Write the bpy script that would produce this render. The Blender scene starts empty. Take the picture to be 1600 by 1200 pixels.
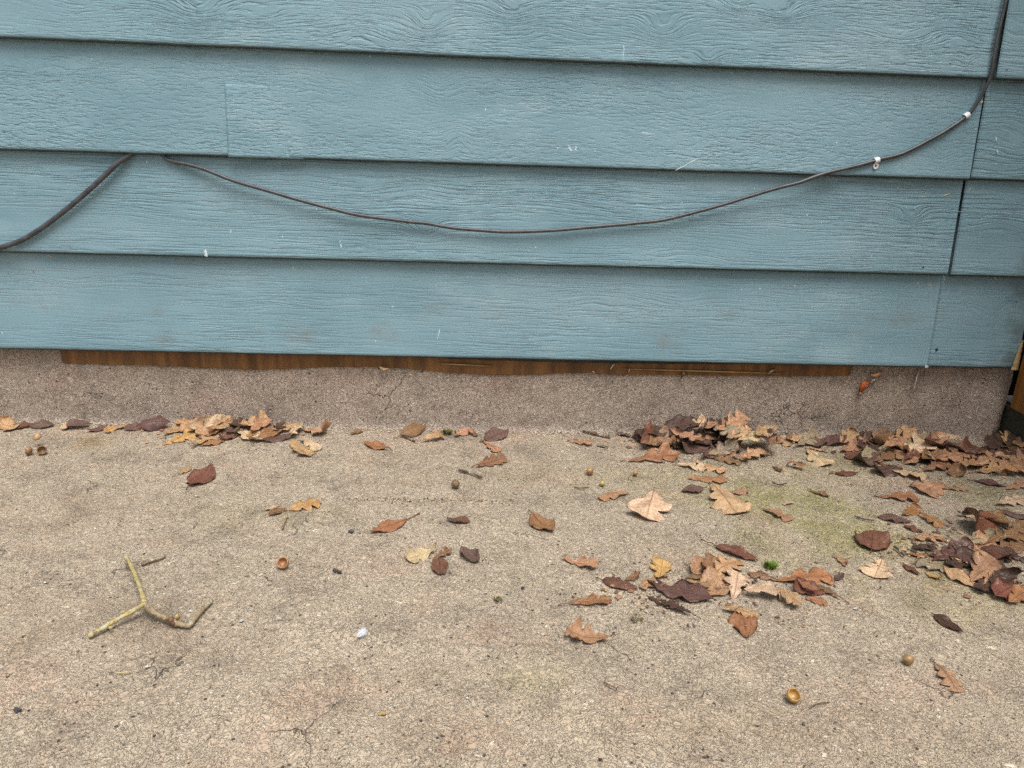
import bpy, bmesh, math, random
import numpy as np
from mathutils import Vector, Matrix, noise

S = bpy.context.scene
COL = S.collection
R = math.radians

# ------------------------------------------------------------------ camera
F_PX, CAM = 1200.0, Vector((0.0, -1.45, 0.5889))
PITCH, YAW, ROLL = 0.3260, 0.04348, 0.03529
FWD = Vector((math.sin(YAW) * math.cos(PITCH), math.cos(YAW) * math.cos(PITCH), -math.sin(PITCH)))
_r = Vector((math.cos(YAW), -math.sin(YAW), 0.0)); _u = _r.cross(FWD)
RGT = _r * math.cos(ROLL) + _u * math.sin(ROLL)
UPV = -_r * math.sin(ROLL) + _u * math.cos(ROLL)
cd = bpy.data.cameras.new('camera'); cam = bpy.data.objects.new('camera', cd); COL.objects.link(cam)
cd.sensor_fit = 'HORIZONTAL'; cd.sensor_width = 36.0; cd.lens = 36.0 * F_PX / 1600.0
cd.clip_start = 0.01; cd.clip_end = 500.0
M = Matrix((RGT, UPV, -FWD)).transposed().to_4x4(); M.translation = CAM
cam.matrix_world = M
S.camera = cam

# ------------------------------------------------------------------ sky, sun, exposure
SUN_EL, SUN_AZ = R(68), R(162)           # overcast: high, from the open side in front of the wall
w = bpy.data.worlds.new('World'); S.world = w; w.use_nodes = True
nt = w.node_tree; nt.nodes.clear()
sky = nt.nodes.new('ShaderNodeTexSky'); sky.sky_type = 'NISHITA'; sky.sun_disc = False
sky.sun_elevation = SUN_EL; sky.sun_rotation = SUN_AZ
sky.air_density = 1.0; sky.dust_density = 6.0; sky.ozone_density = 1.0
hs = nt.nodes.new('ShaderNodeHueSaturation'); hs.inputs['Saturation'].default_value = 0.22
bg = nt.nodes.new('ShaderNodeBackground'); bg.inputs['Strength'].default_value = 0.075
wo = nt.nodes.new('ShaderNodeOutputWorld')
nt.links.new(sky.outputs[0], hs.inputs['Color']); nt.links.new(hs.outputs[0], bg.inputs[0]); nt.links.new(bg.outputs[0], wo.inputs[0])
sl = bpy.data.lights.new('sun', 'SUN'); sun = bpy.data.objects.new('sun', sl); COL.objects.link(sun)
sl.energy = 1.5; sl.angle = R(34); sl.color = (1.0, 0.975, 0.94)
sd = Vector((math.sin(SUN_AZ) * math.cos(SUN_EL), math.cos(SUN_AZ) * math.cos(SUN_EL), math.sin(SUN_EL)))
sun.rotation_euler = (-sd).to_track_quat('-Z', 'Y').to_euler()
S.view_settings.view_transform = 'Standard'; S.view_settings.look = 'None'
S.view_settings.gamma = 1.0; S.view_settings.use_curve_mapping = False
S.view_settings.exposure = 1.0
S.cycles.use_denoising = False

# ------------------------------------------------------------------ helpers
def ray(px, py):
    return (FWD + RGT * ((px - 800) / F_PX) - UPV * ((py - 600) / F_PX)).normalized()
def ground(px, py, z=0.0):                 # photo point -> where it lies on the slab (z = height above it)
    d = ray(px, py); t = (z - CAM.z) / d.z; return CAM + d * t
def wall(px, py, y=0.0):                   # photo point -> where it lies on the wall plane
    d = ray(px, py); t = (y - CAM.y) / d.y; return CAM + d * t

def tag(o, label=None, cat=None, group=None, kind=None):
    if label: o['label'] = label
    if cat: o['category'] = cat
    if group: o['group'] = group
    if kind: o['kind'] = kind
    return o
def empty(name, loc):
    o = bpy.data.objects.new(name, None); o.empty_display_size = 0.01; o.location = loc; COL.objects.link(o); return o
def mesh_obj(name, verts, faces, mat, parent=None, smooth=True):
    me = bpy.data.meshes.new(name); me.from_pydata([tuple(v) for v in verts], [], faces); me.update()
    if smooth: me.polygons.foreach_set('use_smooth', [True] * len(me.polygons))
    if mat: me.materials.append(mat)
    o = bpy.data.objects.new(name, me); COL.objects.link(o)
    if parent: o.parent = parent
    return o
def box_geo(x0, x1, y0, y1, z0, z1):
    v = [(x0,y0,z0),(x1,y0,z0),(x1,y1,z0),(x0,y1,z0),(x0,y0,z1),(x1,y0,z1),(x1,y1,z1),(x0,y1,z1)]
    f = [(0,3,2,1),(4,5,6,7),(0,1,5,4),(1,2,6,5),(2,3,7,6),(3,0,4,7)]
    return v, f
def tube_geo(pts, radii, n=8, wob=0.0, rng=None, base=0):
    pts = [Vector(p) for p in pts]; V = []; Fc = []
    prev = None
    for i, p in enumerate(pts):
        t = (pts[min(i + 1, len(pts) - 1)] - pts[max(i - 1, 0)]).normalized()
        a = prev if prev is not None else (Vector((0, 0, 1)) if abs(t.z) < 0.9 else Vector((1, 0, 0)))
        a = (a - t * a.dot(t)).normalized(); prev = a; b = t.cross(a)
        r = radii[i] if hasattr(radii, '__len__') else radii
        for k in range(n):
            an = 2 * math.pi * k / n
            rr = r * (1 + (rng.uniform(-wob, wob) if wob else 0))
            V.append(p + a * (math.cos(an) * rr) + b * (math.sin(an) * rr))
    for i in range(len(pts) - 1):
        for k in range(n):
            Fc.append((base + i*n + k, base + i*n + (k+1) % n, base + (i+1)*n + (k+1) % n, base + (i+1)*n + k))
    Fc.append(tuple(base + k for k in reversed(range(n)))); Fc.append(tuple(base + (len(pts)-1)*n + k for k in range(n)))
    return V, Fc
def spline(pts, n):
    pts = [Vector(p) for p in pts]; out = []
    P = [pts[0]*2 - pts[1]] + pts + [pts[-1]*2 - pts[-2]]
    for i in range(1, len(P) - 2):
        for k in range(n):
            t = k / n; a, b, c, d = P[i-1], P[i], P[i+1], P[i+2]
            out.append(0.5 * ((2*b) + (c - a)*t + (2*a - 5*b + 4*c - d)*t*t + (3*b - a - 3*c + d)*t**3))
    out.append(pts[-1]); return out
def merge(parts):
    V, Fc = [], []
    for v, f in parts:
        o = len(V); V += list(v); Fc += [tuple(i + o for i in q) for q in f]
    return V, Fc
def nz(x, y=0.0, z=0.0): return noise.noise(Vector((x, y, z)))
def fattr(me, name, data):
    a = me.attributes.new(name, 'FLOAT', 'POINT'); a.data.foreach_set('value', np.asarray(data, dtype=np.float32).ravel())
def vattr(me, name, data):
    a = me.attributes.new(name, 'FLOAT_VECTOR', 'POINT'); a.data.foreach_set('vector', np.asarray(data, dtype=np.float32).ravel())
def cattr(me, name, data):
    a = me.attributes.new(name, 'FLOAT_COLOR', 'POINT'); a.data.foreach_set('color', np.asarray(data, dtype=np.float32).ravel())

class N:                                    # small node-graph writer
    def __init__(s, name):
        s.m = bpy.data.materials.new(name); s.m.use_nodes = True; s.t = s.m.node_tree; s.t.nodes.clear()
        s.out = s.t.nodes.new('ShaderNodeOutputMaterial'); s.b = s.t.nodes.new('ShaderNodeBsdfPrincipled')
        s.t.links.new(s.b.outputs[0], s.out.inputs['Surface'])
    def set(s, sock, v):
        if isinstance(v, bpy.types.NodeSocket): s.t.links.new(v, sock)
        elif v is not None:
            if hasattr(sock.default_value, '__len__') and not hasattr(v, '__len__'): v = (v,) * len(sock.default_value)
            if hasattr(sock.default_value, '__len__') and len(sock.default_value) == 4 and len(v) == 3: v = (*v, 1)
            sock.default_value = v
    def node(s, typ, **kw):
        n = s.t.nodes.new(typ)
        for k, v in kw.items(): setattr(n, k, v)
        return n
    def math(s, op, a, b=None, c=None, clamp=False):
        n = s.node('ShaderNodeMath', operation=op, use_clamp=clamp)
        for i, v in enumerate((a, b, c)): s.set(n.inputs[i], v)
        return n.outputs[0]
    def mix(s, f, a, b, mode='MIX'):
        n = s.node('ShaderNodeMix', data_type='RGBA', blend_type=mode); n.clamp_factor = True
        s.set(n.inputs[0], f); s.set(n.inputs[6], a); s.set(n.inputs[7], b); return n.outputs[2]
    def noise(s, vec, scale, detail=3.0, rough=0.55, dist=0.0, col=False, ntype='FBM'):
        n = s.node('ShaderNodeTexNoise'); s.set(n.inputs['Vector'], vec)
        n.inputs['Scale'].default_value = scale; n.inputs['Detail'].default_value = detail
        n.inputs['Roughness'].default_value = rough; n.inputs['Distortion'].default_value = dist
        return n.outputs[1 if col else 0]
    def voro(s, vec, scale, feature='F1', rand=1.0, out=0):
        n = s.node('ShaderNodeTexVoronoi', feature=feature); s.set(n.inputs['Vector'], vec)
        n.inputs['Scale'].default_value = scale; n.inputs['Randomness'].default_value = rand
        return n.outputs[out]
    def ramp(s, f, stops):
        n = s.node('ShaderNodeValToRGB'); e = n.color_ramp.elements
        while len(e) < len(stops): e.new(0.5)
        for el, (p, c) in zip(e, stops):
            el.position = p; el.color = (*c, 1) if hasattr(c, '__len__') else (c, c, c, 1)
        s.set(n.inputs[0], f); return n.outputs[0]
    def maprange(s, v, a, b, c=0.0, d=1.0, smooth=True):
        n = s.node('ShaderNodeMapRange', interpolation_type='SMOOTHSTEP' if smooth else 'LINEAR')
        for i, x in enumerate((v, a, b, c, d)): s.set(n.inputs[i], x)
        return n.outputs[0]
    def vmul(s, v, m):
        n = s.node('ShaderNodeVectorMath', operation='MULTIPLY'); s.set(n.inputs[0], v); s.set(n.inputs[1], m); return n.outputs[0]
    def vadd(s, v, m):
        n = s.node('ShaderNodeVectorMath', operation='ADD'); s.set(n.inputs[0], v); s.set(n.inputs[1], m); return n.outputs[0]
    def scalev(s, v, k):
        n = s.node('ShaderNodeVectorMath', operation='SCALE'); s.set(n.inputs[0], v); s.set(n.inputs[3], k); return n.outputs[0]
    def attr(s, name, out='Fac'):
        return s.node('ShaderNodeAttribute', attribute_name=name).outputs[out]
    def pos(s): return s.node('ShaderNodeNewGeometry').outputs['Position']
    def objc(s): return s.node('ShaderNodeTexCoord').outputs['Object']
    def bump(s, h, dist, strength=1.0, normal=None):
        n = s.node('ShaderNodeBump'); s.set(n.inputs['Height'], h); n.inputs['Distance'].default_value = dist
        s.set(n.inputs['Strength'], strength)
        if normal is not None: s.set(n.inputs['Normal'], normal)
        return n.outputs[0]
    def done(s, color, rough=0.6, normal=None, spec=0.4):
        s.set(s.b.inputs['Base Color'], color); s.set(s.b.inputs['Roughness'], rough)
        s.b.inputs['Specular IOR Level'].default_value = spec
        if normal is not None: s.set(s.b.inputs['Normal'], normal)
        return s.m

# ------------------------------------------------------------------ materials
def mat_paint():
    n = N('painted_rough_sawn_wood'); g = n.attr('grain', 'Vector'); amp = n.attr('grain_amp'); p = n.pos()
    g1 = n.noise(g, 1.0, 2.0, 0.6, 0.25)
    g2 = n.noise(n.vmul(g, (1.7, 0.42, 1.0)), 1.0, 2.0, 0.5, 0.3)
    ridge = n.maprange(g1, 0.36, 0.54)
    h = n.math('ADD', n.math('MULTIPLY', ridge, 0.70), n.math('MULTIPLY', g2, 0.55))
    h = n.math('MULTIPLY', h, amp)
    fine = n.noise(n.vmul(p, (1.0, 1.0, 1.6)), 520, 2.0, 0.6)
    h = n.math('ADD', h, n.math('MULTIPLY', fine, 0.10))
    nrm = n.bump(h, 0.0018, 0.85)
    big = n.noise(n.vmul(p, (1.0, 1.0, 2.5)), 4.0, 3.0)
    c = n.mix(n.maprange(big, 0.3, 0.7), (0.160, 0.272, 0.322), (0.203, 0.326, 0.378))
    c = n.mix(n.maprange(n.noise(n.vadd(n.vmul(p, (1, 1, 2)), (7, 3, 1)), 2.3, 3.0), 0.52, 0.72, 0, 0.35), c, (0.222, 0.310, 0.350))
    c = n.mix(n.maprange(n.noise(n.vadd(n.vmul(p, (1, 1, 2)), (17, 3, 4)), 5.5, 5.0, 0.65), 0.54, 0.74, 0, 0.30), c, (0.34, 0.46, 0.50))
    # dirt lodged in the deep grain lines
    groove = n.math('MULTIPLY', n.maprange(g1, 0.36, 0.27), n.math('MULTIPLY', amp, 0.75), clamp=True)
    c = n.mix(groove, c, (0.05, 0.095, 0.115))
    crest = n.math('MULTIPLY', n.maprange(g1, 0.56, 0.74), n.math('MULTIPLY', amp, 0.16), clamp=True)
    c = n.mix(crest, c, (0.36, 0.56, 0.64))
    # white paint flecks and drips
    v = n.node('ShaderNodeTexVoronoi', voronoi_dimensions='2D'); s0 = n.node('ShaderNodeSeparateXYZ'); n.set(s0.inputs[0], p)
    cv = n.node('ShaderNodeCombineXYZ'); n.set(cv.inputs[0], s0.outputs[0]); n.set(cv.inputs[1], n.math('MULTIPLY', s0.outputs[2], 0.55)); n.set(v.inputs['Vector'], cv.outputs[0]); v.inputs['Scale'].default_value = 30
    sep = n.node('ShaderNodeSeparateColor'); n.set(sep.inputs[0], v.outputs['Color'])
    rad = n.math('MULTIPLY', n.maprange(sep.outputs[0], 0.60, 1.0, 0, 1, False), 0.034)
    fl = n.math('LESS_THAN', v.outputs['Distance'], rad)
    fl = n.math('MULTIPLY', fl, n.math('LESS_THAN', sep.outputs[1], n.maprange(n.noise(p, 6.0, 2.0), 0.45, 0.65, 0.0, 0.7)))
    c = n.mix(n.math('MULTIPLY', fl, 0.6), c, (0.72, 0.80, 0.82))
    # grime and painted shade darkening the end beside the post
    end_grime_shade = n.math('MULTIPLY', n.attr('end_grime_shade'), n.noise(p, 18, 4.0))
    c = n.mix(n.maprange(end_grime_shade, 0.25, 0.65, 0, 0.8), c, (0.085, 0.105, 0.105))
    # splashed soil low on the wall, and lap shade painted near-black on the lower edge
    sz = n.node('ShaderNodeSeparateXYZ'); n.set(sz.inputs[0], p)
    soil = n.math('MULTIPLY', n.maprange(sz.outputs[2], 0.40, 0.16), n.maprange(n.noise(n.vadd(n.vmul(p, (1, 1, 1.6)), (2, 2, 9)), 11, 5.0, 0.65), 0.52, 0.75))
    c = n.mix(n.math('MULTIPLY', soil, 0.5), c, (0.19, 0.185, 0.165))
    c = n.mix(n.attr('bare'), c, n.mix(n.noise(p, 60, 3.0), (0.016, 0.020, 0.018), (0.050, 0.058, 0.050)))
    return n.done(c, n.maprange(big, 0.2, 0.8, 0.50, 0.62), nrm, 0.35)

def concrete(name, base_a, base_b, dark, use_stain, dirt):
    n = N(name); p = n.pos(); big_off = n.noise(p, 9.0, 3.0, 0.5, 0, True)
    wv = n.vadd(p, n.scalev(n.noise(p, 70, 2.0, 0.5, 0, True), 0.012))
    wv = n.vadd(wv, n.scalev(big_off, 0.05))
    a = n.noise(wv, 200, 1.0, 0.5, 1.0)
    rid = n.math('ABSOLUTE', n.math('SUBTRACT', a, 0.5))           # worm-like creases of the trowelled skin
    crease = n.maprange(rid, 0.075, 0.0)
    b = n.noise(n.vadd(wv, (3.1, 1.7, 0.3)), 330, 2.0, 0.6, 0.4)
    h = n.math('ADD', n.math('MULTIPLY', crease, 0.62), n.math('MULTIPLY', b, 0.55))
    lump = n.noise(p, 26, 3.0)
    h = n.math('ADD', h, n.math('MULTIPLY', lump, 1.3))
    big = n.noise(p, 3.2, 5.0, 0.62)
    mid = n.noise(n.vadd(p, (5, 2, 1)), 15.0, 4.0, 0.65)
    c = n.mix(n.maprange(big, 0.32, 0.68), base_a, base_b)
    c = n.mix(n.maprange(mid, 0.48, 0.73, 0, 0.58), c, dark)
    sp_ = n.noise(n.vadd(p, (3, 3, 8)), 42.0, 3.0, 0.7)
    c = n.mix(n.maprange(sp_, 0.58, 0.72, 0, 0.38), c, (dark[0]*0.75, dark[1]*0.78, dark[2]*0.84))
    pink = n.noise(n.vadd(p, (1, 8, 4)), 7.0, 3.0, 0.6)
    c = n.mix(n.maprange(pink, 0.50, 0.70, 0, 0.5), c, (base_a[0]*1.02, base_a[1]*0.86, base_a[2]*0.84))
    if use_stain:
        st = n.node('ShaderNodeAttribute', attribute_name='stain')
        gate = n.maprange(n.math('ADD', n.math('MULTIPLY', mid, 0.7), n.math('MULTIPLY', b, 0.45)), 0.35, 0.75, 0.35, 1.0)
        c = n.mix(gate, c, n.mix(1.0, c, st.outputs['Color'], 'MULTIPLY'))
    # grime in creases, rubbed pale crests
    c = n.mix(n.math('MULTIPLY', n.maprange(rid, 0.060, 0.012), n.maprange(mid, 0.65, 0.3, 0.4, 0.85)), c, (0.70, 0.60, 0.47))
    a2 = n.noise(n.vadd(wv, (5, 1, 2)), 165, 2.0, 0.6, 0.7)
    c = n.mix(n.math('MULTIPLY', n.maprange(n.math('ABSOLUTE', n.math('SUBTRACT', a2, 0.44)), 0.032, 0.0), n.maprange(mid, 0.3, 0.65, 0.35, dirt)), c, (0.095, 0.074, 0.056))
    c = n.mix(n.maprange(b, 0.56, 0.72, 0, 0.45), c, (0.66, 0.57, 0.46))
    c = n.mix(n.maprange(b, 0.44, 0.30, 0, 0.65), c, (0.13, 0.10, 0.08))
    # dark pits
    pv = n.voro(n.vadd(p, (0.2, 0.4, 0.1)), 95, 'F1'); pm = n.noise(p, 38, 1.0)
    pit = n.math('MULTIPLY', n.maprange(pv, 0.22, 0.10), n.maprange(pm, 0.54, 0.62))
    c = n.mix(n.math('MULTIPLY', pit, 0.85), c, (0.035, 0.028, 0.022)); h = n.math('SUBTRACT', h, n.math('MULTIPLY', pit, 0.6))
    # hairline cracks that come and go
    cw = n.vadd(p, n.scalev(n.noise(p, 22, 3.0, 0.6, 0, True), 0.055))
    ce = n.node('ShaderNodeTexVoronoi', feature='DISTANCE_TO_EDGE'); n.set(ce.inputs['Vector'], cw); ce.inputs['Scale'].default_value = 6.5
    ck = n.math('MULTIPLY', n.maprange(ce.outputs[0], 0.0065, 0.0015), n.maprange(n.noise(n.vadd(p, (9, 9, 2)), 9.0, 2.0), 0.56, 0.66))
    c = n.mix(n.math('MULTIPLY', ck, 0.7), c, (0.05, 0.04, 0.032)); h = n.math('SUBTRACT', h, n.math('MULTIPLY', ck, 0.7))
    return n.done(c, 0.82, n.bump(h, 0.0030, 1.0), 0.25)

def mat_wood(name, c1, c2, scale, rough=0.55):
    n = N(name); p = n.objc(); g = n.noise(n.vmul(p, scale), 1.0, 4.0, 0.6, 0.4); g2 = n.noise(n.vmul(p, tuple(x*0.18 for x in scale)), 1.0, 2.0)
    c = n.mix(n.maprange(g, 0.3, 0.7), c1, c2); c = n.mix(n.maprange(g2, 0.5, 0.75, 0, 0.75), c, tuple(x*0.35 for x in c1))
    return n.done(c, rough, n.bump(g, 0.001, 0.7), 0.35)

def mat_flat(name, c1, c2=None, scale=120, rough=0.7, dist=0.0006, spec=0.35):
    n = N(name); p = n.objc(); g = n.noise(p, scale, 3.0); c2 = c2 or tuple(x*0.7 for x in c1)
    return n.done(n.mix(n.maprange(g, 0.3, 0.7), c1, c2), rough, n.bump(g, dist, 0.8), spec)

def mat_leaf():
    n = N('dead_leaf'); oi = n.node('ShaderNodeObjectInfo'); tint = oi.outputs['Color']; rough = oi.outputs['Alpha']; rnd = oi.outputs['Random']
    uv = n.node('ShaderNodeSeparateXYZ'); n.set(uv.inputs[0], n.attr('leaf_uv', 'Vector')); t, s = uv.outputs[0], uv.outputs[1]
    q = n.vadd(n.attr('leaf_uv', 'Vector'), n.scalev(n.node('ShaderNodeCombineXYZ').outputs[0], 1.0))
    cb = n.node('ShaderNodeCombineXYZ'); n.set(cb.inputs[2], n.math('MULTIPLY', rnd, 50.0)); q = n.vadd(n.attr('leaf_uv', 'Vector'), cb.outputs[0])
    a = n.math('ABSOLUTE', s)
    wob = n.math('MULTIPLY', n.math('SUBTRACT', n.noise(q, 5.0, 2.0), 0.5), 0.10)
    ph = n.math('FRACT', n.math('MULTIPLY', n.math('ADD', n.math('SUBTRACT', t, n.math('MULTIPLY', a, 0.22)), wob), 6.5))
    side = n.maprange(n.math('ABSOLUTE', n.math('SUBTRACT', ph, 0.5)), 0.055, 0.0)
    midv = n.maprange(a, 0.045, 0.0)
    vein = n.math('MAXIMUM', n.math('MULTIPLY', side, 0.7), midv)
    net = n.voro(n.vmul(q, (26, 15, 1)), 1.0, 'DISTANCE_TO_EDGE')
    net = n.maprange(net, 0.09, 0.0)
    blotch = n.noise(q, 3.2, 4.0, 0.65); spot = n.noise(n.vadd(q, (4, 4, 0)), 13.0, 3.0, 0.6)
    c = n.mix(n.maprange(blotch, 0.35, 0.7), n.scalev(tint, 1.2), n.scalev(tint, 0.72))
    c = n.mix(n.maprange(spot, 0.58, 0.74, 0, 0.4), c, n.vmul(tint, (0.42, 0.30, 0.26)))
    c = n.mix(n.math('MULTIPLY', vein, 0.45), c, n.vmul(tint, (0.45, 0.34, 0.28)))
    c = n.mix(n.math('MULTIPLY', net, 0.22), c, n.vmul(tint, (0.5, 0.40, 0.34)))
    c = n.mix(n.maprange(n.math('ADD', a, n.math('MULTIPLY', blotch, 0.25)), 0.98, 1.16, 0, 0.6), c, n.vmul(tint, (0.4, 0.28, 0.24)))
    hgt = n.math('SUBTRACT', n.math('MULTIPLY', spot, 0.35), n.math('ADD', n.math('MULTIPLY', vein, 0.8), n.math('MULTIPLY', net, 0.25)))
    nrm = n.bump(hgt, 0.0007, 0.9)
    n.done(c, rough, nrm, 0.45)
    tr = n.node('ShaderNodeBsdfTranslucent'); n.set(tr.inputs[0], n.scalev(c, 0.8)); n.set(tr.inputs['Normal'], nrm)
    ms = n.node('ShaderNodeMixShader'); ms.inputs[0].default_value = 0.16
    n.t.links.new(n.b.outputs[0], ms.inputs[1]); n.t.links.new(tr.outputs[0], ms.inputs[2]); n.t.links.new(ms.outputs[0], n.out.inputs['Surface'])
    return n.m

def mat_stem():
    n = N('leaf_stem'); oi = n.node('ShaderNodeObjectInfo')
    return n.done(n.vmul(oi.outputs['Color'], (0.42, 0.34, 0.30)), 0.55)
def mat_tinted(name, scale=200, rough=0.6, dist=0.0005):
    n = N(name); oi = n.node('ShaderNodeObjectInfo'); p = n.objc(); g = n.noise(p, scale, 4.0, 0.65)
    c = n.mix(n.maprange(g, 0.3, 0.7), n.scalev(oi.outputs['Color'], 1.2), n.scalev(oi.outputs['Color'], 0.5))
    return n.done(c, rough, n.bump(g, dist, 0.9), 0.4)

PAINT = mat_paint()
SLAB = concrete('stamped_concrete', (0.450, 0.363, 0.266), (0.375, 0.303, 0.222), (0.215, 0.172, 0.128), True, 0.75)
STEMWALL = concrete('foundation_concrete', (0.490, 0.395, 0.325), (0.420, 0.340, 0.280), (0.200, 0.162, 0.136), False, 0.9)
PIER = mat_flat('dark_shade_concrete', (0.060, 0.058, 0.042), (0.038, 0.038, 0.030), 90, 0.8, 0.0012)  # the pier's shade is put into this dark colour
PLY = mat_wood('weathered_plywood', (0.24, 0.118, 0.042), (0.105, 0.052, 0.024), (46, 30, 7), 0.6)
POSTM = mat_wood('stained_post_wood', (0.26, 0.115, 0.022), (0.17, 0.070, 0.014), (60, 60, 4), 0.45)
RAWWOOD = mat_wood('raw_torn_wood', (0.50, 0.36, 0.17), (0.30, 0.20, 0.09), (40, 160, 160), 0.7)
PAPER = mat_flat('black_building_paper', (0.030, 0.033, 0.036), (0.055, 0.055, 0.055), 60, 0.8)
BLACK = mat_flat('cavity_shade', (0.02, 0.019, 0.018), None, 40, 0.9)
CABLE = mat_flat('cable_jacket', (0.072, 0.074, 0.080), (0.040, 0.041, 0.046), 60, 0.42, 0.0003, 0.5)
CLIPM = mat_flat('white_clip_plastic', (0.78, 0.79, 0.80), (0.66, 0.67, 0.68), 200, 0.4, 0.0001, 0.5)
HOLE = mat_flat('nail_steel', (0.03, 0.028, 0.03), None, 200, 0.5)
LEAF = mat_leaf(); STEM = mat_stem()
TINT = mat_tinted('bark_and_husk')
BARK = None
def mat_bark():
    n = N('lichened_bark'); oi = n.node('ShaderNodeObjectInfo'); p = n.objc(); c0 = oi.outputs['Color']
    g = n.noise(n.vmul(p, (1, 1, 1)), 260, 4.0, 0.65); li = n.noise(n.vadd(p, (1, 5, 2)), 95, 3.0, 0.6); dk = n.noise(n.vadd(p, (7, 1, 2)), 150, 3.0, 0.6)
    c = n.mix(n.maprange(g, 0.3, 0.7), n.scalev(c0, 1.15), n.scalev(c0, 0.62)); c = n.mix(n.maprange(li, 0.52, 0.64, 0, 0.75), c, (0.42, 0.41, 0.31)); c = n.mix(n.maprange(dk, 0.58, 0.70, 0, 0.7), c, (0.10, 0.075, 0.05))
    return n.done(c, 0.75, n.bump(n.math('ADD', g, li), 0.0012, 1.0), 0.25)
BARK = mat_bark()
TINTW = mat_tinted('smooth_nut_shell', 90, 0.35, 0.0003)
MOSS = mat_flat('moss_green', (0.10, 0.16, 0.025), (0.17, 0.24, 0.04), 300, 0.7)
DRYMOSS = mat_flat('dry_moss', (0.17, 0.15, 0.04), (0.10, 0.085, 0.03), 300, 0.8)
WHITEP = mat_flat('white_paint_scrape', (0.60, 0.70, 0.73), (0.45, 0.56, 0.60), 300, 0.6)
FEATHERM = mat_flat('pale_feather_vane', (0.62, 0.66, 0.74), (0.45, 0.48, 0.56), 500, 0.6, 0.0002)

# ------------------------------------------------------------------ the ground
def axis(lo, hi, step, far):
    a = list(np.arange(lo, hi + 1e-6, step)); out = []; x = lo; s = step
    while x > -far: s *= 1.7; x -= s; out.append(x)
    b = []; x = hi; s = step
    while x < far: s *= 1.7; x += s; b.append(x)
    return out[::-1] + a + b
GX = axis(-1.35, 1.35, 0.015, 60.0); GY = [y for y in axis(-1.35, -0.03, 0.015, 60.0) if y <= -0.03] + [-0.024, -0.019, -0.015, -0.012, -0.0095, -0.0075, -0.006, -0.0045, -0.003, -0.001, 0.004, 0.02, 0.075, 0.2]
STAINS = [  # photo point, radii in metres (along x, along y), multiplier, weight
    ((1250, 800), 0.17, 0.13, (0.80, 0.89, 0.46), .95), ((1390, 850), 0.16, 0.12, (0.86, 0.90, 0.60), .75), ((1480, 930), 0.13, 0.10, (0.90, 0.90, 0.62), .7),
    ((1120, 760), 0.20, 0.12, (0.90, 0.93, 0.66), .8), ((1290, 730), 0.16, 0.08, (0.86, 0.89, 0.62), .7), ((1200, 860), 0.15, 0.07, (0.95, 0.97, 0.76), .7), ((1530, 770), 0.10, 0.10, (0.72, 0.76, 0.52), .8), ((1400, 720), 0.16, 0.05, (0.72, 0.72, 0.58), .7),
    ((400, 800), 0.14, 0.07, (0.96, 0.96, 0.80), .6), ((840, 1060), 0.09, 0.03, (0.95, 0.98, 0.78), .7), ((900, 740), 0.2, 0.08, (0.96, 0.96, 0.82), .6),
    ((150, 690), 0.045, 0.05, (0.80, 0.72, 0.48), .9), ((1480, 912), 0.05, 0.018, (0.80, 0.72, 0.42), .9),
    ((280, 960), 0.09, 0.05, (0.80, 0.78, 0.76), .8), ((60, 960), 0.14, 0.10, (0.86, 0.82, 0.78), .8), ((100, 800), 0.2, 0.12, (0.94, 0.88, 0.84), .8),
    ((480, 900), 0.05, 0.03, (0.84, 0.82, 0.82), .7), ((600, 1060), 0.10, 0.05, (0.88, 0.84, 0.80), .8), ((250, 1000), 0.2, 0.05, (0.96, 0.88, 0.84), .7),
    ((760, 990), 0.07, 0.03, (0.84, 0.82, 0.82), .7), ((1100, 1080), 0.06, 0.02, (0.80, 0.80, 0.82), .7), ((680, 1150), 0.12, 0.05, (0.93, 0.87, 0.84), .8),
    ((390, 1120), 0.09, 0.04, (1.16, 1.14, 1.12), .8), ((1000, 1130), 0.2, 0.06, (1.08, 1.06, 1.02), .7), ((1450, 1020), 0.05, 0.015, (1.15, 1.15, 1.12), .8),
    ((1300, 1130), 0.2, 0.06, (0.97, 0.92, 0.88), .7), ((700, 740), 0.25, 0.08, (1.06, 1.02, 0.98), .6), ((520, 860), 0.12, 0.07, (1.0, 0.97, 0.97), .6)]
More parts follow.
